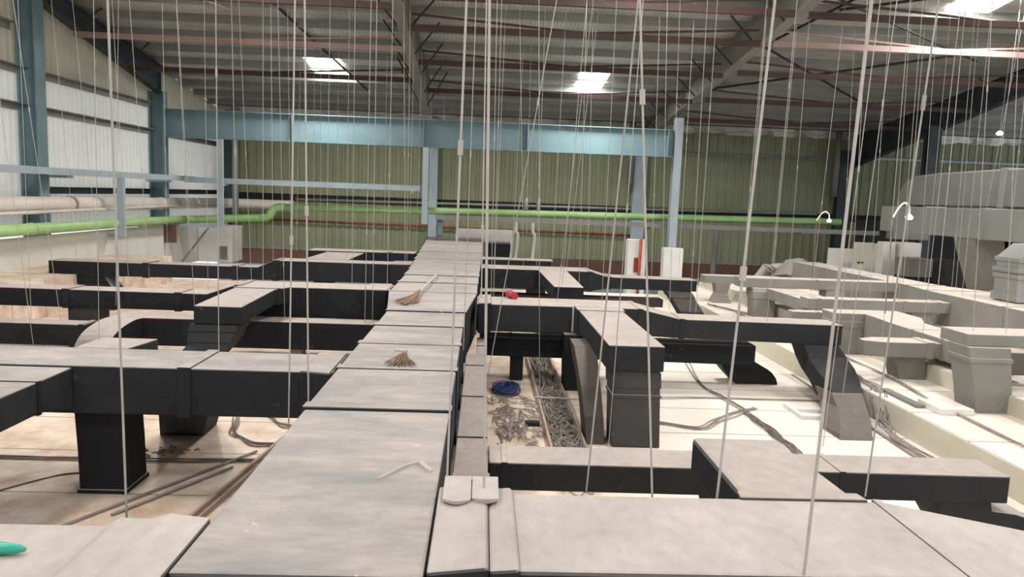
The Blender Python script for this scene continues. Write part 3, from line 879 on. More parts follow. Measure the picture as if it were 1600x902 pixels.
r = thing('grey_duct', 'grey branch duct on the right joining the long grey duct at a right angle', 'duct', (8, 14.9, 0.35), G)
run(r, 'x', [(6.52, 14.7, 15.1, 0.88, 1.1), (9.47, 14.7, 15.1, 0.88, 1.1)], M['grey'], (6.75, 8.5, 9.2), 0.06, 0.012, M['grey'])
leg(r, [(0.6, 7.6, 8.1, 14.75, 15.05), (0.885, 7.6, 8.1, 14.75, 15.05)], M['grey'])
leg(r, [(0.6, 8.7, 9.1, 14.75, 15.05), (0.885, 8.7, 9.1, 14.75, 15.05)], M['grey'])

r = thing('grey_duct', 'thin grey duct on stubby legs behind the black S-shaped boot', 'duct', (6.7, 15.5, 0.35), G)
run(r, 'x', [(5.95, 14.05, 14.3, 0.76, 0.92), (7.2, 14.05, 14.3, 0.76, 0.92)], M['grey'], (6.45,), 0.04, 0.008, M['grey'])
leg(r, [(0.35, 5.98, 6.25, 14.05, 14.3), (0.77, 5.98, 6.25, 14.05, 14.3)], M['grey'])
leg(r, [(0.35, 6.75, 6.84, 14.05, 14.3), (0.77, 6.75, 6.84, 14.05, 14.3)], M['grey'])

r = thing('grey_duct', 'grey duct with jogged seams running towards the camera between the right branch legs', 'duct', (7.2, 12, 0.35), G)
run(r, 'y', [(9.95, 6.92, 7.55, 0.70, 1.02), (12.4, 6.92, 7.55, 0.68, 1.02), (12.6, 6.75, 7.6, 0.66, 1.08), (13.4, 6.75, 7.6, 0.66, 1.08)], M['grey'], (10.9, 11.7), 0.03, 0.008, M['grey'])
leg(r, [(0.35, 6.22, 6.74, 12.9, 13.32), (0.9, 6.22, 6.75, 12.9, 13.35), (1.08, 6.2, 6.76, 12.88, 13.4)], M['grey'], ((0.82, 0.94, 0.012),))

r = thing('grey_duct', 'short grey side duct on a square leg just right of the black S-shaped boot', 'duct', (6.4, 11.1, 0.35), G)
run(r, 'x', [(5.78, 10.98, 11.15, 0.72, 0.95), (6.05, 10.88, 11.3, 0.72, 0.95), (6.92, 10.88, 11.3, 0.72, 0.95)], M['grey'], (6.75,), 0.12, 0.012, M['grey'])
leg(r, [(0.35, 6.42, 6.83, 11.05, 11.42), (0.73, 6.28, 6.76, 11.0, 11.35)], M['grey'])

r = thing('grey_duct', 'grey flat-topped duct on a tall collared leg at the right edge', 'duct', (7, 9.6, 0.35), G)
run(r, 'x', [(6.28, 9.35, 9.95, 1.2, 1.36), (9.0, 9.35, 9.95, 1.2, 1.36)], M['grey'])
leg(r, [(0.35, 6.42, 6.88, 9.24, 9.7), (0.6, 6.38, 6.87, 9.24, 9.7), (1.2, 6.27, 6.83, 9.3, 9.75)], M['grey'], ((1.0, 1.06, 0.014),))
leg(r, [(0.6, 8.3, 8.8, 9.4, 9.85), (1.2, 8.3, 8.8, 9.4, 9.85)], M['grey'])

r = thing('duct_riser', 'pale grey riser with stacked collars standing on the long grey duct at the right edge', 'duct', (10.4, 14, T))
leg(r, [(T + 0.012, 10.06, 10.85, 13.7, 14.4), (1.85, 10.06, 10.85, 13.75, 14.4), (2.1, 10.06, 10.85, 13.75, 14.4), (2.36, 10.35, 10.85, 13.75, 14.4)], M['silver'], ((1.27, 1.42, 0.03), (1.7, 1.78, 0.03), (1.82, 1.9, 0.04), (2.02, 2.1, 0.03)), name='riser_body')

r = thing('silver_duct', 'big silver duct hanging high at the right edge, lower of the two', 'duct', (12, 17, 2.3), 'silver ducts hung at the right')
run(r, 'y', [(11.0, 11.5, 12.6, 2.32, 3.02), (21.6, 11.5, 12.6, 2.32, 3.02)], M['silver'], (14.6, 17.1, 19.4), 0.12, 0.018, M['silver'])
leg(r, [(0.6, 12.3, 12.8, 17.4, 18.3), (1.2, 12.0, 12.5, 17.4, 18.25), (1.9, 11.7, 12.35, 17.4, 18.2), (2.33, 11.55, 12.3, 17.4, 18.2)], M['grey'])
leg(r, [(0.6, 12.9, 13.5, 17.1, 18.2), (2.33, 12.35, 12.6, 17.4, 18.2)], M['dark'])

r = thing('silver_duct', 'dull silver duct with a rounded end lying above the lower silver duct', 'duct', (12.6, 18, 3.1), 'silver ducts hung at the right')
pts = [(11.0, 3.95), (17.3, 3.95), (19.8, 3.93), (20.9, 3.88), (21.4, 3.72), (21.65, 3.45), (21.75, 3.08)]
MB().loft([[(12.0, y, 3.08), (13.0, y, 3.08), (13.0, y, z), (12.0, y, z)] for (y, z) in pts]).obj('duct_body', M['silver_dark'], r, bevel=0.03)
MB().loft([ring_y(17.15, 11.97, 13.03, 3.06, 3.98), ring_y(17.35, 11.97, 13.03, 3.06, 3.98)]).obj('joint_band', M['silver'], r, bevel=0.01)

# ================================================================ pipes, trays and posts
t = thing('cable_channel', 'pale blue cable channel running along the left wall above the pipes', 'cable channel', (-10.6, 20, 3.0))
MB().loft([[(x, y, z) for (x, z) in ((-10.75, 3.0), (-10.45, 3.0), (-10.45, 3.17), (-10.47, 3.17), (-10.47, 3.02), (-10.73, 3.02), (-10.73, 3.17), (-10.75, 3.17))] for y in (9, 28.0)]).obj('channel', M['palesteel'], t)
for y in (14, 19.8, 25.9):
    MB().box(-11.3, -10.45, y - 0.03, y + 0.03, 2.93, 2.998).obj('bracket_arm', M['palesteel'], t)
t = thing('cable_channel', 'pale cable channel along the far end in front of the green wall, left half', 'cable channel', (-6, 26.6, 2.9))
MB().loft([[(x, y, z) for (y, z) in ((26.75, 2.95), (27.05, 2.95), (27.05, 3.14), (27.03, 3.14), (27.03, 2.97), (26.77, 2.97), (26.77, 3.14), (26.75, 3.14))] for x in (-10.4, -2.25)]).obj('channel', M['palesteel'], t)
for x in (-9.0, -2.5):
    MB().box(x - 0.03, x + 0.03, 26.4, 27.06, 2.88, 2.948).obj('bracket_arm', M['palesteel'], t)
for k in range(4):
    MB().tube(smooth_path([(-10.2 + 2.0 * i, 26.9 + 0.03 * math.sin(i * 2 + k), 3.0 + 0.02 * k + (0.05 if i == 3 else 0)) for i in range(5)], 4), 0.02, 6).obj('cable', M['cablegrey'], t)
t = thing('cable_channel', 'grey cable channel under the green pipe along the far wall, right half', 'cable channel', (6, 27, 2.0))
MB().loft([[(x, y, z) for (y, z) in ((26.85, 1.98), (27.45, 1.98), (27.45, 2.0), (26.87, 2.0), (26.87, 2.14), (26.85, 2.14))] for x in (-1.7, 14.3)]).obj('channel', M['greysteel'], t)
for x in (0.6, 6.0, 11.5):
    MB().box(x - 0.03, x + 0.03, 26.84, 27.5, 1.92, 1.978).obj('bracket_arm', M['greysteel'], t)


def hanger(label, x, y, z0, z1, arm_to, mat=None):
    r = thing('hanger_post', label, 'hanger post', (x, y, z0), 'hanger posts')
    m = mat or M['palesteel']
    MB().loft([[(x - 0.1, y - 0.05, z), (x + 0.1, y - 0.05, z), (x + 0.1, y + 0.05, z), (x + 0.08, y + 0.05, z), (x + 0.08, y - 0.03, z), (x - 0.08, y - 0.03, z), (x - 0.08, y + 0.05, z), (x - 0.1, y + 0.05, z)] for z in (z0, z1)]).obj('post', m, r)
    x2, y2 = arm_to
    if abs(x2 - x) > 0.3:
        MB().box(min(x, x2), max(x, x2), y + 0.06, y + 0.12, z0 - 0.02, z0 + 0.08).obj('arm', m, r)
    else:
        MB().box(x - 0.05, x + 0.05, min(y, y2), max(y, y2), z0 - 0.02, z0 + 0.08).obj('arm', m, r)
    return r


hanger('pale blue hanger post carrying the green pipe at the left wall, nearest one', -10.35, 22.1, 1.32, 3.0, (-11.3, 22.1))
hanger('pale blue hanger post at the far left end of the girder, beside the corner', -9.0, 26.32, 1.46, 4.44, (-10.6, 26.3))
hanger('grey hanger post below the girder at its middle, above the main duct', -2.05, 26.35, 1.83, 4.44, (-2.05, 27.4))
hanger('slim grey post in front of the green wall just behind the middle hanger post', -1.55, 27.2, 1.4, 2.3, (-1.55, 27.5), M['blue'])

t = thing('wall_pipe', 'fat pale clad pipe running along the left wall', 'pipe', (-10.9, 20, 2.3))
MB().tube([(-10.92, 9, 2.33), (-10.92, 31.4, 2.17)], 0.2, 20).obj('pipe_run', M['whitepipe'], t, smooth=True)
MB().tube(smooth_path([(-10.92, 31.38, 2.17), (-10.8, 31.9, 2.17), (-10.4, 32.1, 2.17), (-8.0, 32.2, 2.17)], 5), 0.2, 16).obj('pipe_bend', M['whitepipe'], t, smooth=True)
for y in (22.6 - 2.2, 26.0, 29.0):
    MB().tube([(-10.92, y, 2.33 - 0.0073 * (y - 9)), (-10.92, y + 0.12, 2.33 - 0.0073 * (y - 9))], 0.215, 20).obj('joint_band', M['wood'] if y < 22 else M['whitepipe'], t, smooth=True)
t = thing('wall_pipe', 'thin pale pipe between the fat pipe and the green pipe on the left', 'pipe', (-10.7, 20, 2.1))
MB().tube([(-10.68, 9, 2.04), (-10.68, 31, 2.15)], 0.045, 12).obj('pipe_run', M['whitepipe'], t, smooth=True)
t = thing('wall_pipe', 'bright green pipe running along the left wall and across the far wall', 'pipe', (-10.4, 22, 1.7))
MB().tube([(-10.5, 9, 1.76), (-10.5, 22.2, 1.70), (-10.45, 27.05, 1.66)], 0.135, 18).obj('pipe_run', M['green'], t, smooth=True)
MB().tube(smooth_path([(-10.45, 26.9, 1.66), (-10.35, 27.2, 1.66), (-9.9, 27.3, 1.68), (-8.3, 27.28, 1.78), (-7.85, 27.27, 1.80)], 5), 0.135, 16).obj('pipe_bend', M['green'], t, smooth=True)
MB().tube(smooth_path([(-7.9, 27.27, 1.80), (-7.66, 27.26, 1.84), (-7.52, 27.25, 2.02), (-7.36, 27.24, 2.18), (-7.05, 27.24, 2.21)], 5), 0.145, 16).obj('pipe_bend', M['green'], t, smooth=True)
MB().tube([(-7.1, 27.24, 2.21), (13.0, 27.2, 2.41)], 0.125, 18).obj('pipe_run', M['green'], t, smooth=True)
for (x, y, z) in ((-10.5, 17.9, 1.72), (-10.49, 23.5, 1.69)):
    MB().tube([(x, y, z), (x, y + 0.14, z)], 0.15, 18).obj('joint_band', M['green'], t, smooth=True)
for (x, h) in ((1.5, 0.55), (1.98, 0.5)):
    pass
t = thing('wall_pipe', 'thin bright silver pipe in the dark gap of the green wall', 'pipe', (0, 32.6, 2.5))
MB().tube([(-8.0, 32.6, 2.42), (14.5, 32.6, 2.62)], 0.06, 10).obj('pipe_run', M['silver'], t, smooth=True)
t = thing('wall_pipe', 'thin red pipe along the lower green wall', 'pipe', (0, 32.7, 1.45))
MB().tube([(-9.2, 32.75, 1.52), (6.9, 32.75, 1.38)], 0.05, 8).obj('pipe_run', M['redpipe'], t, smooth=True)
for (x, lab) in ((1.5, 'silver vent stub standing on the green pipe, left one of two'), (1.95, 'silver vent stub standing on the green pipe, right one of two')):
    tag(MB().tube([(x, 27.22, 2.41), (x, 27.22, 2.86)], 0.08, 12).obj('vent_stub', M['silver'], smooth=True), lab, 'vent pipe', 'silver vent stubs')
for (x, lab) in ((1.25, 'white bent drain pipe before the green wall, left one of two'), (1.9, 'white bent drain pipe before the green wall, right one of two')):
    tag(MB().tube(smooth_path([(x - 0.02, 28.9, 2.0), (x, 28.9, 1.55), (x + 0.07, 28.9, 1.4), (x + 0.02, 28.9, 0.6), (x, 28.9, -0.1)], 4), 0.07, 10).obj('drain_pipe', M['white'], smooth=True), lab, 'pipe', 'white drain pipes')
tag(MB().tube([(-10.02, 31.0, 0.0), (-10.0, 31.0, 4.0), (-10.02, 31.0, 6.1)], 0.12, 12).obj('foil_pipe', M['silver'], smooth=True), 'foil-wrapped upright pipe in the far left corner beside the hanger post', 'pipe')
tag(MB().tube([(9.2, 30, -2.0), (9.35, 30, 1.9)], 0.11, 10).obj('down_pipe', M['greysteel'], smooth=True), 'slim grey upright pipe before the green wall, right of the white column box', 'pipe')
for (x, z0, z1, lab) in ((6.15, 3.6, 4.9, 'short grey conduit beside the far column under the girder'), (15.0, 3.4, 5.4, 'grey down pipe beside the dark column on the green wall')):
    tag(MB().tube([(x, 32.2, z0), (x, 32.2, roof_z(32.2) - 0.01)], 0.13, 10).obj('conduit', M['greysteel'], smooth=True), lab, 'pipe', 'conduits')

# ================================================================ boards, boxes, far equipment
t = thing('corner_panel', 'white boarded box in the far left corner with a grey hatch', 'panel', (-10.4, 29, 0))
MB().box(-10.78, -9.5, 29.0, 30.2, 0.0, 1.36).obj('panel', M['white'], t)
MB().box(-9.95, -9.68, 28.96, 28.998, 0.1, 0.6).obj('hatch', M['greysteel'], t)
tag(MB().tube([(-10.7, 27.0, 0.03), (-9.65, 27.0, 1.40)], 0.04, 6).obj('diagonal_brace', M['greysteel']), 'grey diagonal steel brace in front of the white corner box', 'brace')
tag(MB().box(-10.798, -10.4, 26.0, 26.1, 0.9, 1.5).obj('rusty_plate', M['brownwall']), 'stained brown plate at the foot of the girder column on the left wall', 'plate')
t = thing('end_panel', 'white box frame behind the far end of the main duct', 'panel', (0, 29.5, -0.5))
MB().box(-1.05, 1.15, 29.5, 29.7, 1.1, 1.58).obj('lintel_board', M['white'], t)
MB().box(0.95, 1.15, 29.5, 29.7, -1.9, 1.098).obj('side_board', M['white'], t)
MB().box(-1.05, -0.95, 29.5, 29.7, -1.9, 1.098).obj('side_board', M['white'], t)
t = thing('column_box', 'white boxed column base with a red pipe in front', 'box', (5.3, 25.8, -2))
MB().box(5.0, 5.62, 25.8, 26.3, -2.0, 1.57).obj('box_body', M['white'], t)
MB().box(5.22, 5.45, 25.75, 25.798, 0.45, 0.95).obj('bracket_plate', M['redpipe'], t)
tag(MB().tube([(5.36, 25.66, -2.0), (5.40, 25.66, 1.62)], 0.055, 10).obj('red_riser', M['redpipe'], smooth=True), 'dark red riser pipe in front of the white column box', 'pipe')
tag(MB().box(6.28, 6.95, 25.9, 26.32, -2.0, 1.32).obj('column_box', M['white'], bevel=0.01), 'white box around the foot of the pale girder column', 'box')
t = thing('batten_lamp', 'glowing white lamp low at the far right beyond the deck edge', 'lamp', (7.7, 24.6, 0.25))
MB().box(7.3, 8.2, 24.6, 24.75, 0.3, 0.42).obj('tube_cover', M['lamp'], t, bevel=0.03)
MB().box(7.25, 8.25, 24.62, 24.8, 0.2, 0.29).obj('lamp_body', M['white'], t)
MB().box(7.6, 7.7, 24.68, 24.75, -2.0, 0.2).obj('stand', M['greysteel'], t)
ld = bpy.data.lights.new('batten_light', 'POINT')
ld.energy = 25
ld.shadow_soft_size = 0.2
ld.color = (0.85, 1, 0.97)
lo_ = bpy.data.objects.new('batten_light', ld)
lo_.location = (7.75, 24.35, 0.4)
COL.objects.link(lo_)

t = thing('partition', 'cream double panel partition with two latches under the silver duct', 'panel', (13.2, 25, -2))
MB().box(12.5, 13.15, 25.0, 25.06, -2.0, 1.8).obj('panel', M['cream'], t)
MB().box(13.17, 13.86, 25.0, 25.06, -2.0, 1.78).obj('panel', M['cream'], t)
for x in (12.75, 13.45):
    MB().box(x - 0.1, x + 0.1, 24.96, 24.998, 1.1, 1.14).obj('latch', M['dark'], t)
tag(MB().box(12.1, 13.0, 26.0, 26.06, -2.0, 1.52).obj('upright_board', M['white']), 'white upright panel behind the long grey duct, left of the cream partition', 'panel')
tag(MB().box(12.7, 13.45, 22.0, 22.8, 0.95, 1.5).obj('grey_cabinet', M['grey'], bevel=0.02), 'grey cabinet behind the long grey duct under the silver duct', 'cabinet', 'far cabinets')
tag(MB().box(13.5, 16.0, 22.1, 22.9, 0.6, 1.48).obj('dark_cabinet', M['dark'], bevel=0.02), 'long dark cabinet right of the grey cabinet', 'cabinet', 'far cabinets')
MBx = MB().box(12.72, 13.4, 22.05, 22.75, 0.6, 0.948).obj('cabinet_stand', M['dark'])
tag(MBx, 'dark stand under the grey cabinet', 'stand')
tag(MB().box(12.75, 13.15, 23.6, 24.0, -2.0, 1.9).obj('white_box', M['white'], bevel=0.02), 'white box behind the grey cabinet, left one', 'box', 'far white boxes')
tag(MB().box(13.3, 14.0, 23.6, 24.1, -2.0, 1.9).obj('white_box', M['white'], bevel=0.02), 'white box behind the grey cabinet, right one', 'box', 'far white boxes')
tag(MB().box(13.6, 14.8, 24.6, 25.1, 1.95, 2.7).obj('wall_unit', M['silver_dark'], bevel=0.03), 'dull grey unit hanging in the dark under the silver duct', 'unit')
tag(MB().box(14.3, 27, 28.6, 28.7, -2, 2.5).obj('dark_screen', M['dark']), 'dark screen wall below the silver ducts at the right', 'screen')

# ================================================================ lamps


def arm_lamp(label, x, y, z0, z1, reach, mat=None):
    r = thing('arm_lamp', label, 'lamp', (x, y, z0), 'lamps on curved arms')
    MB().tube([(x, y, z0), (x - 0.03, y, z1 - 0.25)], 0.012, 8).obj('lamp_post', M['cable'], r)
    MB().tube(smooth_path([(x - 0.03, y, z1 - 0.26), (x + reach * 0.25, y, z1 - 0.08), (x + reach * 0.6, y, z1), (x + reach * 0.92, y, z1 - 0.06), (x + reach, y, z1 - 0.2)], 4), 0.018, 8).obj('lamp_arm', M['white'], r)
    MB().tube([(x + reach, y, z1 - 0.19), (x + reach, y, z1 - 0.24), (x + reach, y, z1 - 0.29)], [0.02, 0.07, 0.05], 12).obj('lamp_bulb', M['bulb'], r, smooth=True)


arm_lamp('white lamp on a curved arm in front of the silver duct', 7.17, 13.0, 0.6, 3.04, 0.26)
arm_lamp('small lamp on a curved arm above the far green pipe', 9.2, 20.6, 0.35, 2.8, 0.33)
t = thing('pendant_lamp', 'small pendant lamp hanging at the upper right', 'lamp', (14.0, 20.5, 5.05))
MB().tube([(14.0, 20.5, 5.15), (14.05, 20.5, roof_z(20.5) - 0.05)], 0.012, 6).obj('cord', M['cable'], t)
MB().tube([(14.0, 20.5, 5.05), (14.0, 20.5, 5.1), (14.0, 20.5, 5.17)], [0.06, 0.1, 0.04], 12).obj('lamp_bulb', M['bulb'], t, smooth=True)

# ================================================================ small things on the ducts
t = thing('broom', 'long-handled twig broom lying along the top of the main duct', 'broom', (-1.0, 12.8, T))
MB().tube([(-0.9, 15.05, T + 0.04), (-1.0, 12.25, T + 0.05)], 0.022, 8).obj('handle', M['rodpale'], t)
mb = MB()
for k in range(46):
    a = random.uniform(-1, 1)
    b = random.random()
    mb.tube([(-1.0 + 0.01 * a, 12.35, T + 0.05 + 0.02 * b), (-1.03 + 0.06 * a, 11.7, T + 0.035 + 0.03 * b), (-1.12 + 0.19 * a, 10.95 + 0.25 * abs(a) + random.uniform(0, 0.2), T + 0.012 + 0.02 * b)], 0.006, 4)
mb.obj('bristles', M['twig'], t)
t = thing('twig_brush', 'small fan of dry twigs lying on the main duct, handle end loose', 'brush', (-0.75, 7.2, T))
mb = MB()
for k in range(64):
    a = random.uniform(-1, 1)
    b = random.random()
    mb.tube([(-0.76 + 0.02 * a, 7.56 + random.uniform(-0.04, 0.03), T + 0.02 + 0.02 * b), (-0.755 + 0.07 * a, 7.3, T + 0.012 + 0.035 * b), (-0.74 + 0.155 * a + random.uniform(-0.02, 0.02), 6.95 + 0.05 * abs(a) + random.uniform(-0.03, 0.1), T + 0.030 + 0.025 * b)], 0.0028, 4)
mb.obj('twigs', M['twig'], t)
MB().tube([(-0.79 + 0.07 * math.cos(k * 0.5), 7.5 + 0.05 * math.sin(k * 0.5), T + 0.05 + 0.002 * k) for k in range(14)], 0.006, 5).obj('binding', M['rod'], t)
t = thing('red_bucket', 'small red bucket lying on its side on the nearest right branch duct', 'bucket', (0.52, 12.2, T))
p = [(0.44, 12.26, T + 0.062), (0.47, 12.2, T + 0.066), (0.54, 12.06, T + 0.056)]
MB().tube(p, [0.056, 0.066, 0.056], 16).obj('bucket_body', M['red'], t, smooth=True)
MB().tube([(0.538, 12.065, T + 0.056), (0.546, 12.05, T + 0.056)], 0.061, 16).obj('rim', M['red'], t)
t = thing('plastic_tube', 'turquoise plastic tube lying on the left foreground duct at the picture edge', 'tube', (-2.2, 3.29, 1.25))
MB().tube([(-2.55, 3.29, 1.252), (-2.1, 3.29, 1.252), (-2.03, 3.29, 1.25), (-2.0, 3.29, 1.248)], [0.028, 0.028, 0.02, 0.008], 14).obj('tube_body', M['teal'], t, smooth=True)

# ================================================================ floor clutter


def cables(label, paths, count, amp, r, mat, name='cable_bundle', group='cable bundles', spread=0.05):
    mb = MB()
    for c in range(count):
        for path in paths:
            pts = [(p[0] + random.uniform(-spread, spread), p[1] + random.uniform(-spread, spread) * 1.5, p[2] + r + random.uniform(0, spread * 0.4)) for p in path]
            mid = []
            for i, p in enumerate(pts):
                mid.append(p)
                if i < len(pts) - 1:
                    q = pts[i + 1]
                    mid.append(((p[0] + q[0]) / 2 + random.uniform(-amp, amp), (p[1] + q[1]) / 2 + random.uniform(-amp, amp), (p[2] + q[2]) / 2))
            mb.tube([(v[0], v[1], max(v[2], r * 0.9)) for v in smooth_path(mid, 6)], r, 5)
    return tag(mb.obj(name, mat), label, 'cables', group)


cables('dusty cable bundle sagging across the white panels right of the tall charcoal leg', [[(2.3, 9.6, 0), (2.9, 9.35, 0), (3.5, 10.0, 0), (4.0, 10.4, 0)]], 5, 0.03, 0.007, M['cablegrey'])
cables('brown cable bundle running from the white panels down to the stub duct', [[(3.75, 10.1, 0), (3.8, 9.4, 0), (3.82, 8.8, 0), (3.75, 8.2, 0)]], 9, 0.05, 0.009, M['cable'], spread=0.06)
cables('thin cable line running back across the white panels to the second right branch', [[(3.8, 10.2, 0), (3.6, 11.8, 0), (4.1, 15.5, 0), (4.5, 18.0, 0)]], 3, 0.04, 0.007, M['cable'])
cables('straight pair of cables across the panels before the low boot', [[(2.3, 10.75, 0), (3.4, 10.85, 0), (5.3, 10.9, 0)]], 3, 0.02, 0.007, M['cablegrey'])
cables('loose tangle of cables spilling over the raised deck edge', [[(5.9, 13.9, 0.36), (5.75, 12.2, 0.36), (5.7, 11.0, 0.37), (5.65, 10.3, 0.37), (5.5, 9.8, 0.1), (5.3, 9.0, 0.03), (5.35, 7.4, 0.02)]], 7, 0.05, 0.009, M['cablegrey'], spread=0.07)
cables('hanging loop of black cable below the raised deck edge', [[(5.62, 10.3, 0.38), (5.5, 10.1, 0.25), (5.45, 9.9, 0.06), (5.47, 9.6, 0.04), (5.52, 9.75, 0.2), (5.6, 9.95, 0.38)]], 2, 0.02, 0.007, M['cable'], spread=0.03)
cables('long grey cable along the raised deck right of the square leg', [[(6.3, 13.4, 0.36), (6.3, 11.2, 0.36), (6.1, 9.6, 0.36), (6.05, 7.8, 0.36), (6.2, 6.5, 0.36)]], 3, 0.03, 0.009, M['cablegrey'], spread=0.03)
cables('thin cable lying by the foot of the raised deck', [[(5.45, 12.6, 0.0), (5.3, 10.4, 0.0), (5.2, 8.6, 0.0), (5.25, 7.2, 0.0)]], 2, 0.02, 0.011, M['cablegrey'], spread=0.03)
cables('loose black cables on the floor left of the main duct', [[(-3.0, 9.3, 0), (-2.85, 8.7, 0), (-2.5, 8.35, 0), (-2.05, 8.3, 0), (-1.7, 8.4, 0)], [(-2.75, 9.6, 0), (-2.4, 9.1, 0), (-2.0, 8.8, 0), (-1.7, 8.8, 0)]], 4, 0.02, 0.008, M['cable'], spread=0.06)
cables('pair of brown cables crossing the floor seam behind the near left leg', [[(-5.0, 7.75, 0), (-3.2, 7.78, 0), (-1.9, 7.85, 0)]], 3, 0.015, 0.009, M['cable'], spread=0.03)
cables('dusty cables along the left foot of the main duct', [[(-1.75, 5.4, 0), (-1.85, 6.6, 0), (-1.75, 8.0, 0), (-1.7, 9.6, 0)]], 9, 0.07, 0.007, M['cable'], spread=0.08)
cables('thin cable strands by the far grey leg on the raised deck', [[(5.8, 18.6, 0.36), (6.1, 17.6, 0.36), (6.0, 16.4, 0.36)]], 4, 0.12, 0.009, M['cable'], spread=0.1)
cables('hooked grey cable running across the raised deck to the tall collared leg', [[(5.95, 9.75, 0.36), (6.15, 9.75, 0.36), (6.4, 9.6, 0.36)]], 2, 0.01, 0.007, M['cable'], spread=0.02)
cables('thin looping wire on the floor at the far left of the near leg', [[(-5.5, 7.2, 0), (-4.6, 6.6, 0), (-4.1, 7.3, 0), (-3.7, 7.45, 0)]], 1, 0.02, 0.008, M['cable'], spread=0.0)

# tray on the floor right of the main duct, full of old cable
t = thing('cable_tray', 'dusty floor cable tray heaped with old cable right of the low duct', 'cable tray', (1.05, 11, 0))
for (xa, xb) in ((0.84, 0.87), (1.24, 1.27)):
    mb = MB()
    mb.loft([[(xa, y, 0.002), (xb, y, 0.002), (xb, y, 0.1), (xa, y, 0.1)] for y in (7.2, 14.5)])
    mb.obj('side_rail', M['traymetal'], t)
MB().box(0.872, 1.238, 7.2, 14.5, 0.002, 0.015).obj('tray_floor', M['cable'], t)
mb = MB()
for k in range(150):
    y = random.uniform(7.3, 11.0)
    x = random.uniform(0.92, 1.2)
    pts = []
    a = random.uniform(0, 6.28)
    rr = random.uniform(0.05, 0.2)
    for j in range(6):
        pts.append((min(max(x + rr * math.cos(a + j * 0.9) * random.uniform(0.6, 1.3), 0.89), 1.22), y + rr * math.sin(a + j * 0.9) * random.uniform(0.6, 2.4), 0.03 + random.uniform(0, 0.10)))
    mb.tube(smooth_path(pts, 3), 0.007, 4)
cb = mb.obj('old_cable', M['cablegrey'], t)
cb['kind'] = 'stuff'
cb['label'] = 'tangled old cable'
mb = MB()
for k in range(60):
    y = random.uniform(9.5, 14.2)
    x = random.uniform(0.92, 1.2)
    mb.tube(smooth_path([(x, y, 0.04), (x + random.uniform(-0.03, 0.03), y + 0.6, 0.06), (min(max(x + random.uniform(-0.1, 0.1), 0.89), 1.22), y + 1.2, 0.03)], 3), 0.012, 4)
cb = mb.obj('old_cable', M['cable'], t)
cb['kind'] = 'stuff'
mb = MB()
for k in range(70):
    x = random.uniform(0.2, 0.78)
    y = random.uniform(7.9, 10.7)
    pts = [(x + random.uniform(-0.14, 0.14), y + random.uniform(-0.25, 0.25), 0.008 + random.uniform(0, 0.03)) for j in range(5)]
    mb.tube(smooth_path(pts, 3), 0.006, 4)
tag(mb.obj('wire_scraps', M['cablegrey']), 'scattered wire scraps on the stained floor beside the cable tray', 'wire scraps', kind='stuff')
mb = MB()
for k in range(50):
    a = random.uniform(0, 6.28)
    rr = random.uniform(0.05, 0.2)
    mb.tube(smooth_path([(0.42 + rr * 1.1 * math.cos(a + j), 11.0 + rr * 1.7 * math.sin(a + j), 0.01 + random.uniform(0, 0.10)) for j in range(5)], 3), 0.006, 4)
tag(mb.obj('wire_coil', M['cableblue']), 'heap of tangled blue wire on the floor beside the cable tray', 'wire')
tag(MB().tube([(0.8, 10.3, 0.115), (1.4, 10.25, 0.115)], 0.014, 8).obj('loose_rod', M['rodpale']), 'loose pale rod lying across the floor cable tray', 'rod')
tag(MB().box(0.62, 0.8, 9.3, 9.42, 0.002, 0.05).obj('black_block', M['dark']), 'small black block on the floor left of the cable tray rail', 'block')

t = thing('cable_tray', 'narrow dusty cable tray slanting along the floor left of the main duct', 'cable tray', (-2.3, 7.3, 0))
mb = MB()
mb.loft([[(-2.55, 5.6, 0.0), (-2.52, 5.6, 0.0), (-2.52, 5.6, 0.05), (-2.55, 5.6, 0.05)], [(-2.16, 9.3, 0.0), (-2.13, 9.3, 0.0), (-2.13, 9.3, 0.05), (-2.16, 9.3, 0.05)]])
mb.obj('side_rail', M['traymetal'], t)
mb = MB()
mb.loft([[(-2.47, 5.6, 0.0), (-2.45, 5.6, 0.0), (-2.45, 5.6, 0.05), (-2.47, 5.6, 0.05)], [(-2.06, 9.3, 0.0), (-2.04, 9.3, 0.0), (-2.04, 9.3, 0.05), (-2.06, 9.3, 0.05)]])
mb.obj('side_rail', M['traymetal'], t)
for (a, b, lab) in (((-3.45, 6.15, 0.02), (-2.4, 8.1, 0.02), 'long thin pipe lying slantwise on the floor left of the near cable tray'),
                    ((-3.15, 6.4, 0.02), (-2.5, 7.6, 0.02), 'short thin pipe lying slantwise on the floor beside the longer one')):
    tag(MB().tube([a, b], 0.013, 8).obj('loose_pipe', M['cablegrey']), lab, 'pipe', 'loose pipes on the floor')
mb = MB()
for k in range(40):
    a = random.uniform(0, 6.28)
    rr = random.uniform(0.02, 0.26)
    x, y = -3.35 + rr * math.cos(a) * 1.3, 8.05 + rr * math.sin(a) * 0.7
    s = random.uniform(0.01, 0.035)
    mb.loft([[(x - s, y - s, 0.001), (x + s, y - s * 0.6, 0.001), (x + s * 0.8, y + s, 0.001), (x - s * 0.7, y + s, 0.001)], [(x - s * 0.5, y - s * 0.4, s * 0.8), (x + s * 0.4, y - s * 0.5, s), (x + s * 0.5, y + s * 0.4, s * 0.7), (x - s * 0.4, y + s * 0.5, s * 0.9)]])
tag(mb.obj('debris_pile', M['wood']), 'small heap of brown debris on the floor behind the near left leg', 'debris', kind='stuff')
t = thing('floor_hatch', 'small white hatch frame lying on the panels left of the brown boot shoe', 'hatch', (4.7, 10.3, 0))
MB().box(4.46, 4.52, 9.95, 10.6, 0.002, 0.05).obj('frame_bar', M['white'], t)
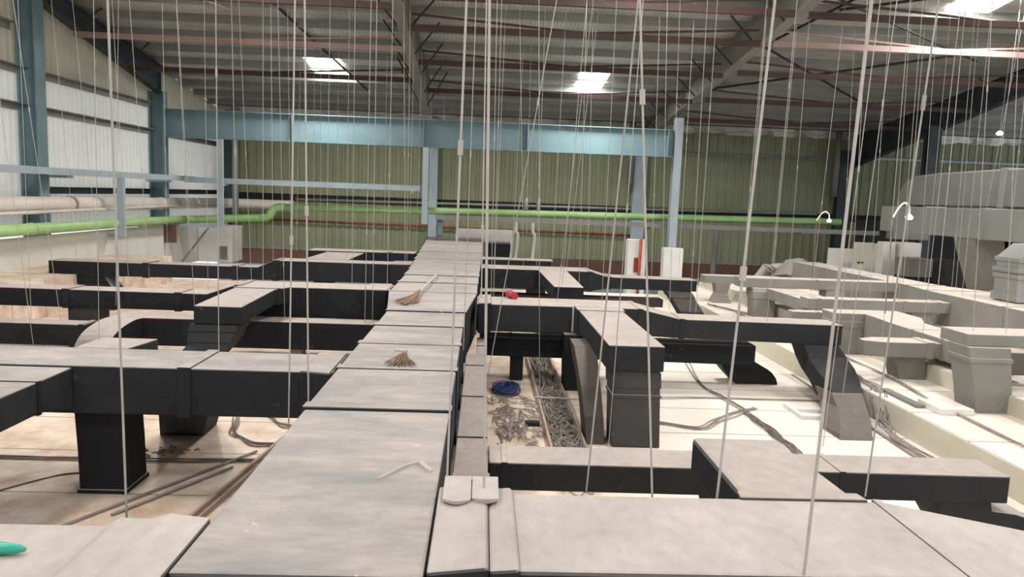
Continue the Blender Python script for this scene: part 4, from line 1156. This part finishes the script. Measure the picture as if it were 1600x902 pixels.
MB().box(4.525, 5.0, 9.95, 10.02, 0.002, 0.05).obj('frame_bar', M['white'], t)
MB().box(4.525, 5.0, 10.3, 10.36, 0.002, 0.05).obj('frame_bar', M['white'], t)
tag(MB().box(5.86, 6.3, 9.1, 9.62, 0.352, 0.43).obj('white_carton', M['white'], bevel=0.006), 'flat white box on the raised deck beside the cable tangle', 'box')
tag(MB().box(5.72, 5.84, 9.4, 10.3, 0.352, 0.39).obj('grey_strip', M['greysteel'], bevel=0.006), 'grey strip lying beside the flat white box on the raised deck', 'strip')
t = thing('floor_hatch', 'white hatch frame on the floor behind the nearest left branch duct', 'hatch', (-7.5, 13.3, 0))
MB().box(-8.2, -7.05, 12.95, 13.05, 0.002, 0.06).obj('frame_bar', M['white'], t)
MB().box(-8.2, -7.25, 13.55, 13.65, 0.002, 0.06).obj('frame_bar', M['white'], t)
MB().box(-8.1, -7.1, 13.06, 13.54, 0.002, 0.03).obj('cover', M['white'], t)

# ================================================================ hanger rods
# (what it holds, foot x, y, z, head x, head z, radius in mm)
RODS = [
    ('FL', 1.52, 8.35, 0.1, 1.717, 9.03, 6),
    ('FL', 4.24, 8.8, -0.049, 4.577, 8.97, 6),
    ('FT', 0.873, 10.4, 0.08, 0.492, 8.78, 5),
    ('GA', 6.022, 17.0, 1.263, 6.072, 7.99, 6),
    ('GA', 6.702, 17.1, 1.246, 6.805, 7.98, 6),
    ('GA', 7.079, 17.1, 1.228, 7.062, 7.98, 5),
    ('GA', 7.653, 17.1, 1.203, 7.86, 7.98, 6),
    ('GB', 7.438, 14.8, 1.108, 7.16, 8.25, 5),
    ('GB', 7.859, 14.9, 1.095, 7.696, 8.24, 5),
    ('GB', 8.412, 14.8, 1.114, 8.276, 8.25, 5),
    ('GB', 8.825, 14.85, 1.108, 8.591, 8.25, 4),
    ('GC', 6.117, 11.1, 0.905, 5.995, 8.7, 5),
    ('GC', 6.735, 11.1, 0.914, 6.815, 8.7, 5),
    ('GD', 6.5, 9.6, 1.34, 6.09, 8.88, 5),
    ('GD', 6.879, 9.5, 1.362, 6.299, 8.89, 5),
    ('GT', 9.595, 17.2, 1.257, 9.379, 7.97, 6),
    ('GT', 9.637, 19.8, 1.237, 9.385, 7.65, 5),
    ('GT', 9.67, 16.9, 1.264, 9.559, 8.0, 7),
    ('GT', 9.709, 14.8, 1.248, 9.651, 8.25, 5),
    ('GT', 10.006, 16.6, 1.252, 9.938, 8.04, 5),
    ('GT', 10.083, 15.6, 1.25, 9.917, 8.16, 5),
    ('GT', 10.131, 16.3, 1.277, 10.067, 8.07, 8),
    ('GT', 10.248, 16.0, 1.275, 10.074, 8.11, 5),
    ('GT', 10.712, 15.0, 1.268, 10.633, 8.23, 6),
    ('L1', -2.577, 7.45, 1.26, -2.573, 9.14, 6),
    ('L2', -7.233, 12.3, 0.628, -7.247, 8.55, 5),
    ('L2', -7.042, 12.0, 0.294, -7.824, 8.59, 5),
    ('L2', -6.713, 12.2, 0.651, -7.591, 8.57, 5),
    ('L2', -4.629, 12.3, 0.732, -4.971, 8.55, 5),
    ('L2', -1.875, 12.2, 0.73, -1.833, 8.57, 6),
    ('L2', -1.795, 12.5, 0.735, -1.806, 8.53, 6),
    ('L3', -6.129, 12.8, 0.82, -5.87, 8.49, 5),
    ('L3', -4.634, 12.9, 1.139, -4.65, 8.48, 5),
    ('L3', -4.141, 12.9, 1.254, -4.247, 8.48, 6),
    ('L3', -3.995, 13.2, 1.258, -4.286, 8.45, 5),
    ('L3', -3.768, 13.1, 1.277, -3.752, 8.46, 6),
    ('L3', -3.188, 12.3, 0.724, -3.364, 8.55, 5),
    ('L3', -2.261, 13.2, 1.271, -2.266, 8.45, 5),
    ('L3', -1.661, 13.3, 1.256, -1.644, 8.43, 6),
    ('L4', -9.148, 17.4, 0.531, -9.613, 7.94, 6),
    ('L4', -8.648, 17.4, 0.548, -9.172, 7.94, 6),
    ('L4', -7.985, 17.3, 0.655, -8.234, 7.95, 6),
    ('L4', -7.515, 17.3, 0.671, -7.885, 7.95, 6),
    ('L4', -7.272, 17.7, 1.051, -7.294, 7.91, 5),
    ('L4', -6.8, 17.8, 1.043, -7.063, 7.89, 5),
    ('L4', -4.828, 17.6, 1.189, -4.888, 7.92, 6),
    ('L4', -4.443, 17.7, 1.208, -4.552, 7.91, 4),
    ('L4', -3.569, 17.4, 1.265, -3.521, 7.94, 5),
    ('L4', -3.153, 17.6, 1.262, -3.141, 7.92, 4),
    ('L4', -1.782, 17.5, 1.243, -1.951, 7.93, 6),
    ('L4', -1.768, 17.8, 1.232, -1.821, 7.89, 5),
    ('L5', -5.083, 20.8, 1.198, -4.964, 7.53, 6),
    ('L5', -4.62, 20.9, 1.224, -4.657, 7.52, 5),
    ('L5', -4.463, 20.9, 1.23, -4.478, 7.52, 5),
    ('L5', -4.01, 20.9, 1.228, -4.013, 7.52, 5),
    ('L5', -2.715, 20.9, 1.273, -2.722, 7.52, 5),
    ('L5', -2.022, 21.0, 1.273, -2.025, 7.51, 6),
    ('L5', -1.872, 21.3, 1.274, -1.824, 7.47, 5),
    ('LB', -3.912, 7.8, 1.26, -3.82, 9.09, 4),
    ('LT', 0.112, 8.5, 0.858, 1.287, 9.01, 6),
    ('NL', -1.769, 3.75, 1.181, -1.86, 9.58, 7),
    ('NR', -0.16, 4.14, 1.232, -0.062, 9.53, 8),
    ('NR', 0.052, 3.98, 1.224, -0.132, 9.55, 9),
    ('NR', 0.641, 4.15, 1.231, 1.071, 9.53, 6),
    ('NR', 1.013, 4.1, 1.222, 0.311, 9.54, 8),
    ('NR', 1.393, 4.12, 1.215, 1.739, 9.54, 10),
    ('NR', 1.508, 3.2, 1.242, 1.739, 9.65, 10),
    ('NR', 2.24, 4.08, 1.266, 2.641, 9.54, 6),
    ('R2', 0.005, 11.9, 1.233, -0.112, 8.6, 11),
    ('R2', 0.155, 11.7, 1.236, 0.057, 8.63, 5),
    ('R2', 0.2, 12.1, 1.253, 0.148, 8.58, 5),
    ('R2', 1.93, 11.9, 1.213, 1.904, 8.6, 5),
    ('R2', 3.028, 11.9, 1.186, 2.813, 8.6, 5),
    ('R2', 3.193, 11.3, 1.253, 3.115, 8.67, 5),
    ('R2', 3.312, 11.4, 1.222, 3.326, 8.66, 5),
    ('R2', 4.201, 10.8, 1.182, 4.31, 8.73, 5),
    ('R3', 0.294, 17.6, 1.261, 0.346, 7.92, 5),
    ('R3', 0.959, 17.4, 1.243, 0.597, 7.94, 5),
    ('R3', 1.277, 17.7, 1.24, 1.235, 7.91, 5),
    ('R3', 1.632, 17.6, 1.246, 1.712, 7.92, 5),
    ('R3', 1.967, 17.5, 1.267, 2.486, 7.93, 5),
    ('R3', 2.45, 17.4, 1.249, 2.26, 7.94, 5),
    ('R3', 3.864, 17.0, 1.234, 3.667, 7.99, 5),
    ('R3', 4.066, 16.8, 1.248, 3.767, 8.01, 5),
    ('R3', 4.508, 17.1, 1.245, 4.48, 7.98, 5),
    ('R4', 0.779, 19.8, 1.257, 0.884, 7.65, 5),
    ('R4', 1.166, 20.1, 1.262, 1.059, 7.62, 5),
    ('RB', 1.527, 14.2, 1.231, 1.817, 8.33, 6),
    ('RB', 1.931, 14.8, 1.248, 1.779, 8.25, 5),
    ('RL', 1.158, 11.9, 0.544, 1.757, 8.6, 5),
    ('RL', 4.056, 11.6, 0.733, 4.158, 8.64, 5),
    ('SB', 4.882, 9.7, 0.445, 5.254, 8.87, 6),
    ('SD', 11.455, 17.0, 2.469, 11.916, 7.99, 5),
    ('SD', 11.887, 17.3, 3.894, 11.958, 7.95, 5),
    ('TL', -2.081, 27.5, 1.277, -2.081, 6.73, 6),
    ('TL', -1.991, 28.5, 1.296, -2.069, 6.61, 6),
    ('TL', -1.676, 6.6, 0.814, -1.569, 9.24, 9),
    ('TL', -1.52, 27.8, 1.304, -1.554, 6.69, 6),
    ('TL', -1.411, 6.2, 1.138, -1.526, 9.29, 9),
    ('TRR', -0.174, 8.1, 1.217, -0.127, 9.06, 5),
]
HOLD = {
    'L1': 'the nearest left branch duct', 'L2': 'the low left cross duct', 'L3': 'the second left branch duct',
    'L4': 'the third left branch duct', 'L5': 'the fourth left branch duct', 'LB': 'the stub behind the nearest left branch',
    'NL': 'the left foreground cross duct', 'NR': 'the right foreground cross duct', 'TL': 'the left side of the main duct',
    'TRR': 'the right side of the main duct', 'R2': 'the nearest right branch duct', 'R3': 'the second right branch duct', 'R4': 'the short far right branch',
    'FT': 'the floor cable tray', 'LT': 'the narrow low duct beside the main duct', 'RL': 'the low black right cross duct',
    'RB': 'the second right branch side box', 'FL': 'the deck panels on the right', 'SB': 'the black S-shaped boot', 'GA': 'the furthest grey branch duct',
    'GT': 'the long grey duct', 'GB': 'the grey branch at the right angle', 'SD': 'the silver ducts', 'GC': 'the short grey side duct', 'GD': 'the flat-topped grey duct'}
for h in HOLD:
    mine = [q for q in RODS if q[0] == h]
    for i, (_, bx, by, bz, tx, tz, rad) in enumerate(mine):
        pre = 'thick hanger rod' if rad >= 8 else 'thin hanger rod'
        lab = '%s on %s' % (pre, HOLD[h]) + (', %s from the left' % ordinal(i) if len(mine) > 1 else '')
        r = thing('hanger_rod', lab, 'hanger rod', (bx, by, bz), 'hanger rods')
        m = M['rodpale'] if rad >= 8 else M['rod']
        MB().tube([(bx, by, bz), (tx, by, tz)], rad / 1000.0 * (0.78 if rad >= 8 and by < 7 else 0.85), 8).obj('rod', m, r)
        k = (0.12 + 0.37 * ((i * 37 + len(h) * 11 + int(by * 10)) % 10) / 10.0)
        cx, cz = bx + (tx - bx) * k, bz + (tz - bz) * k
        MB().tube([(cx - (tx - bx) * 0.004, by, cz - 0.04), (cx + (tx - bx) * 0.004, by, cz + 0.04)], rad / 1000.0 * 1.9, 6).obj('coupling', m, r)
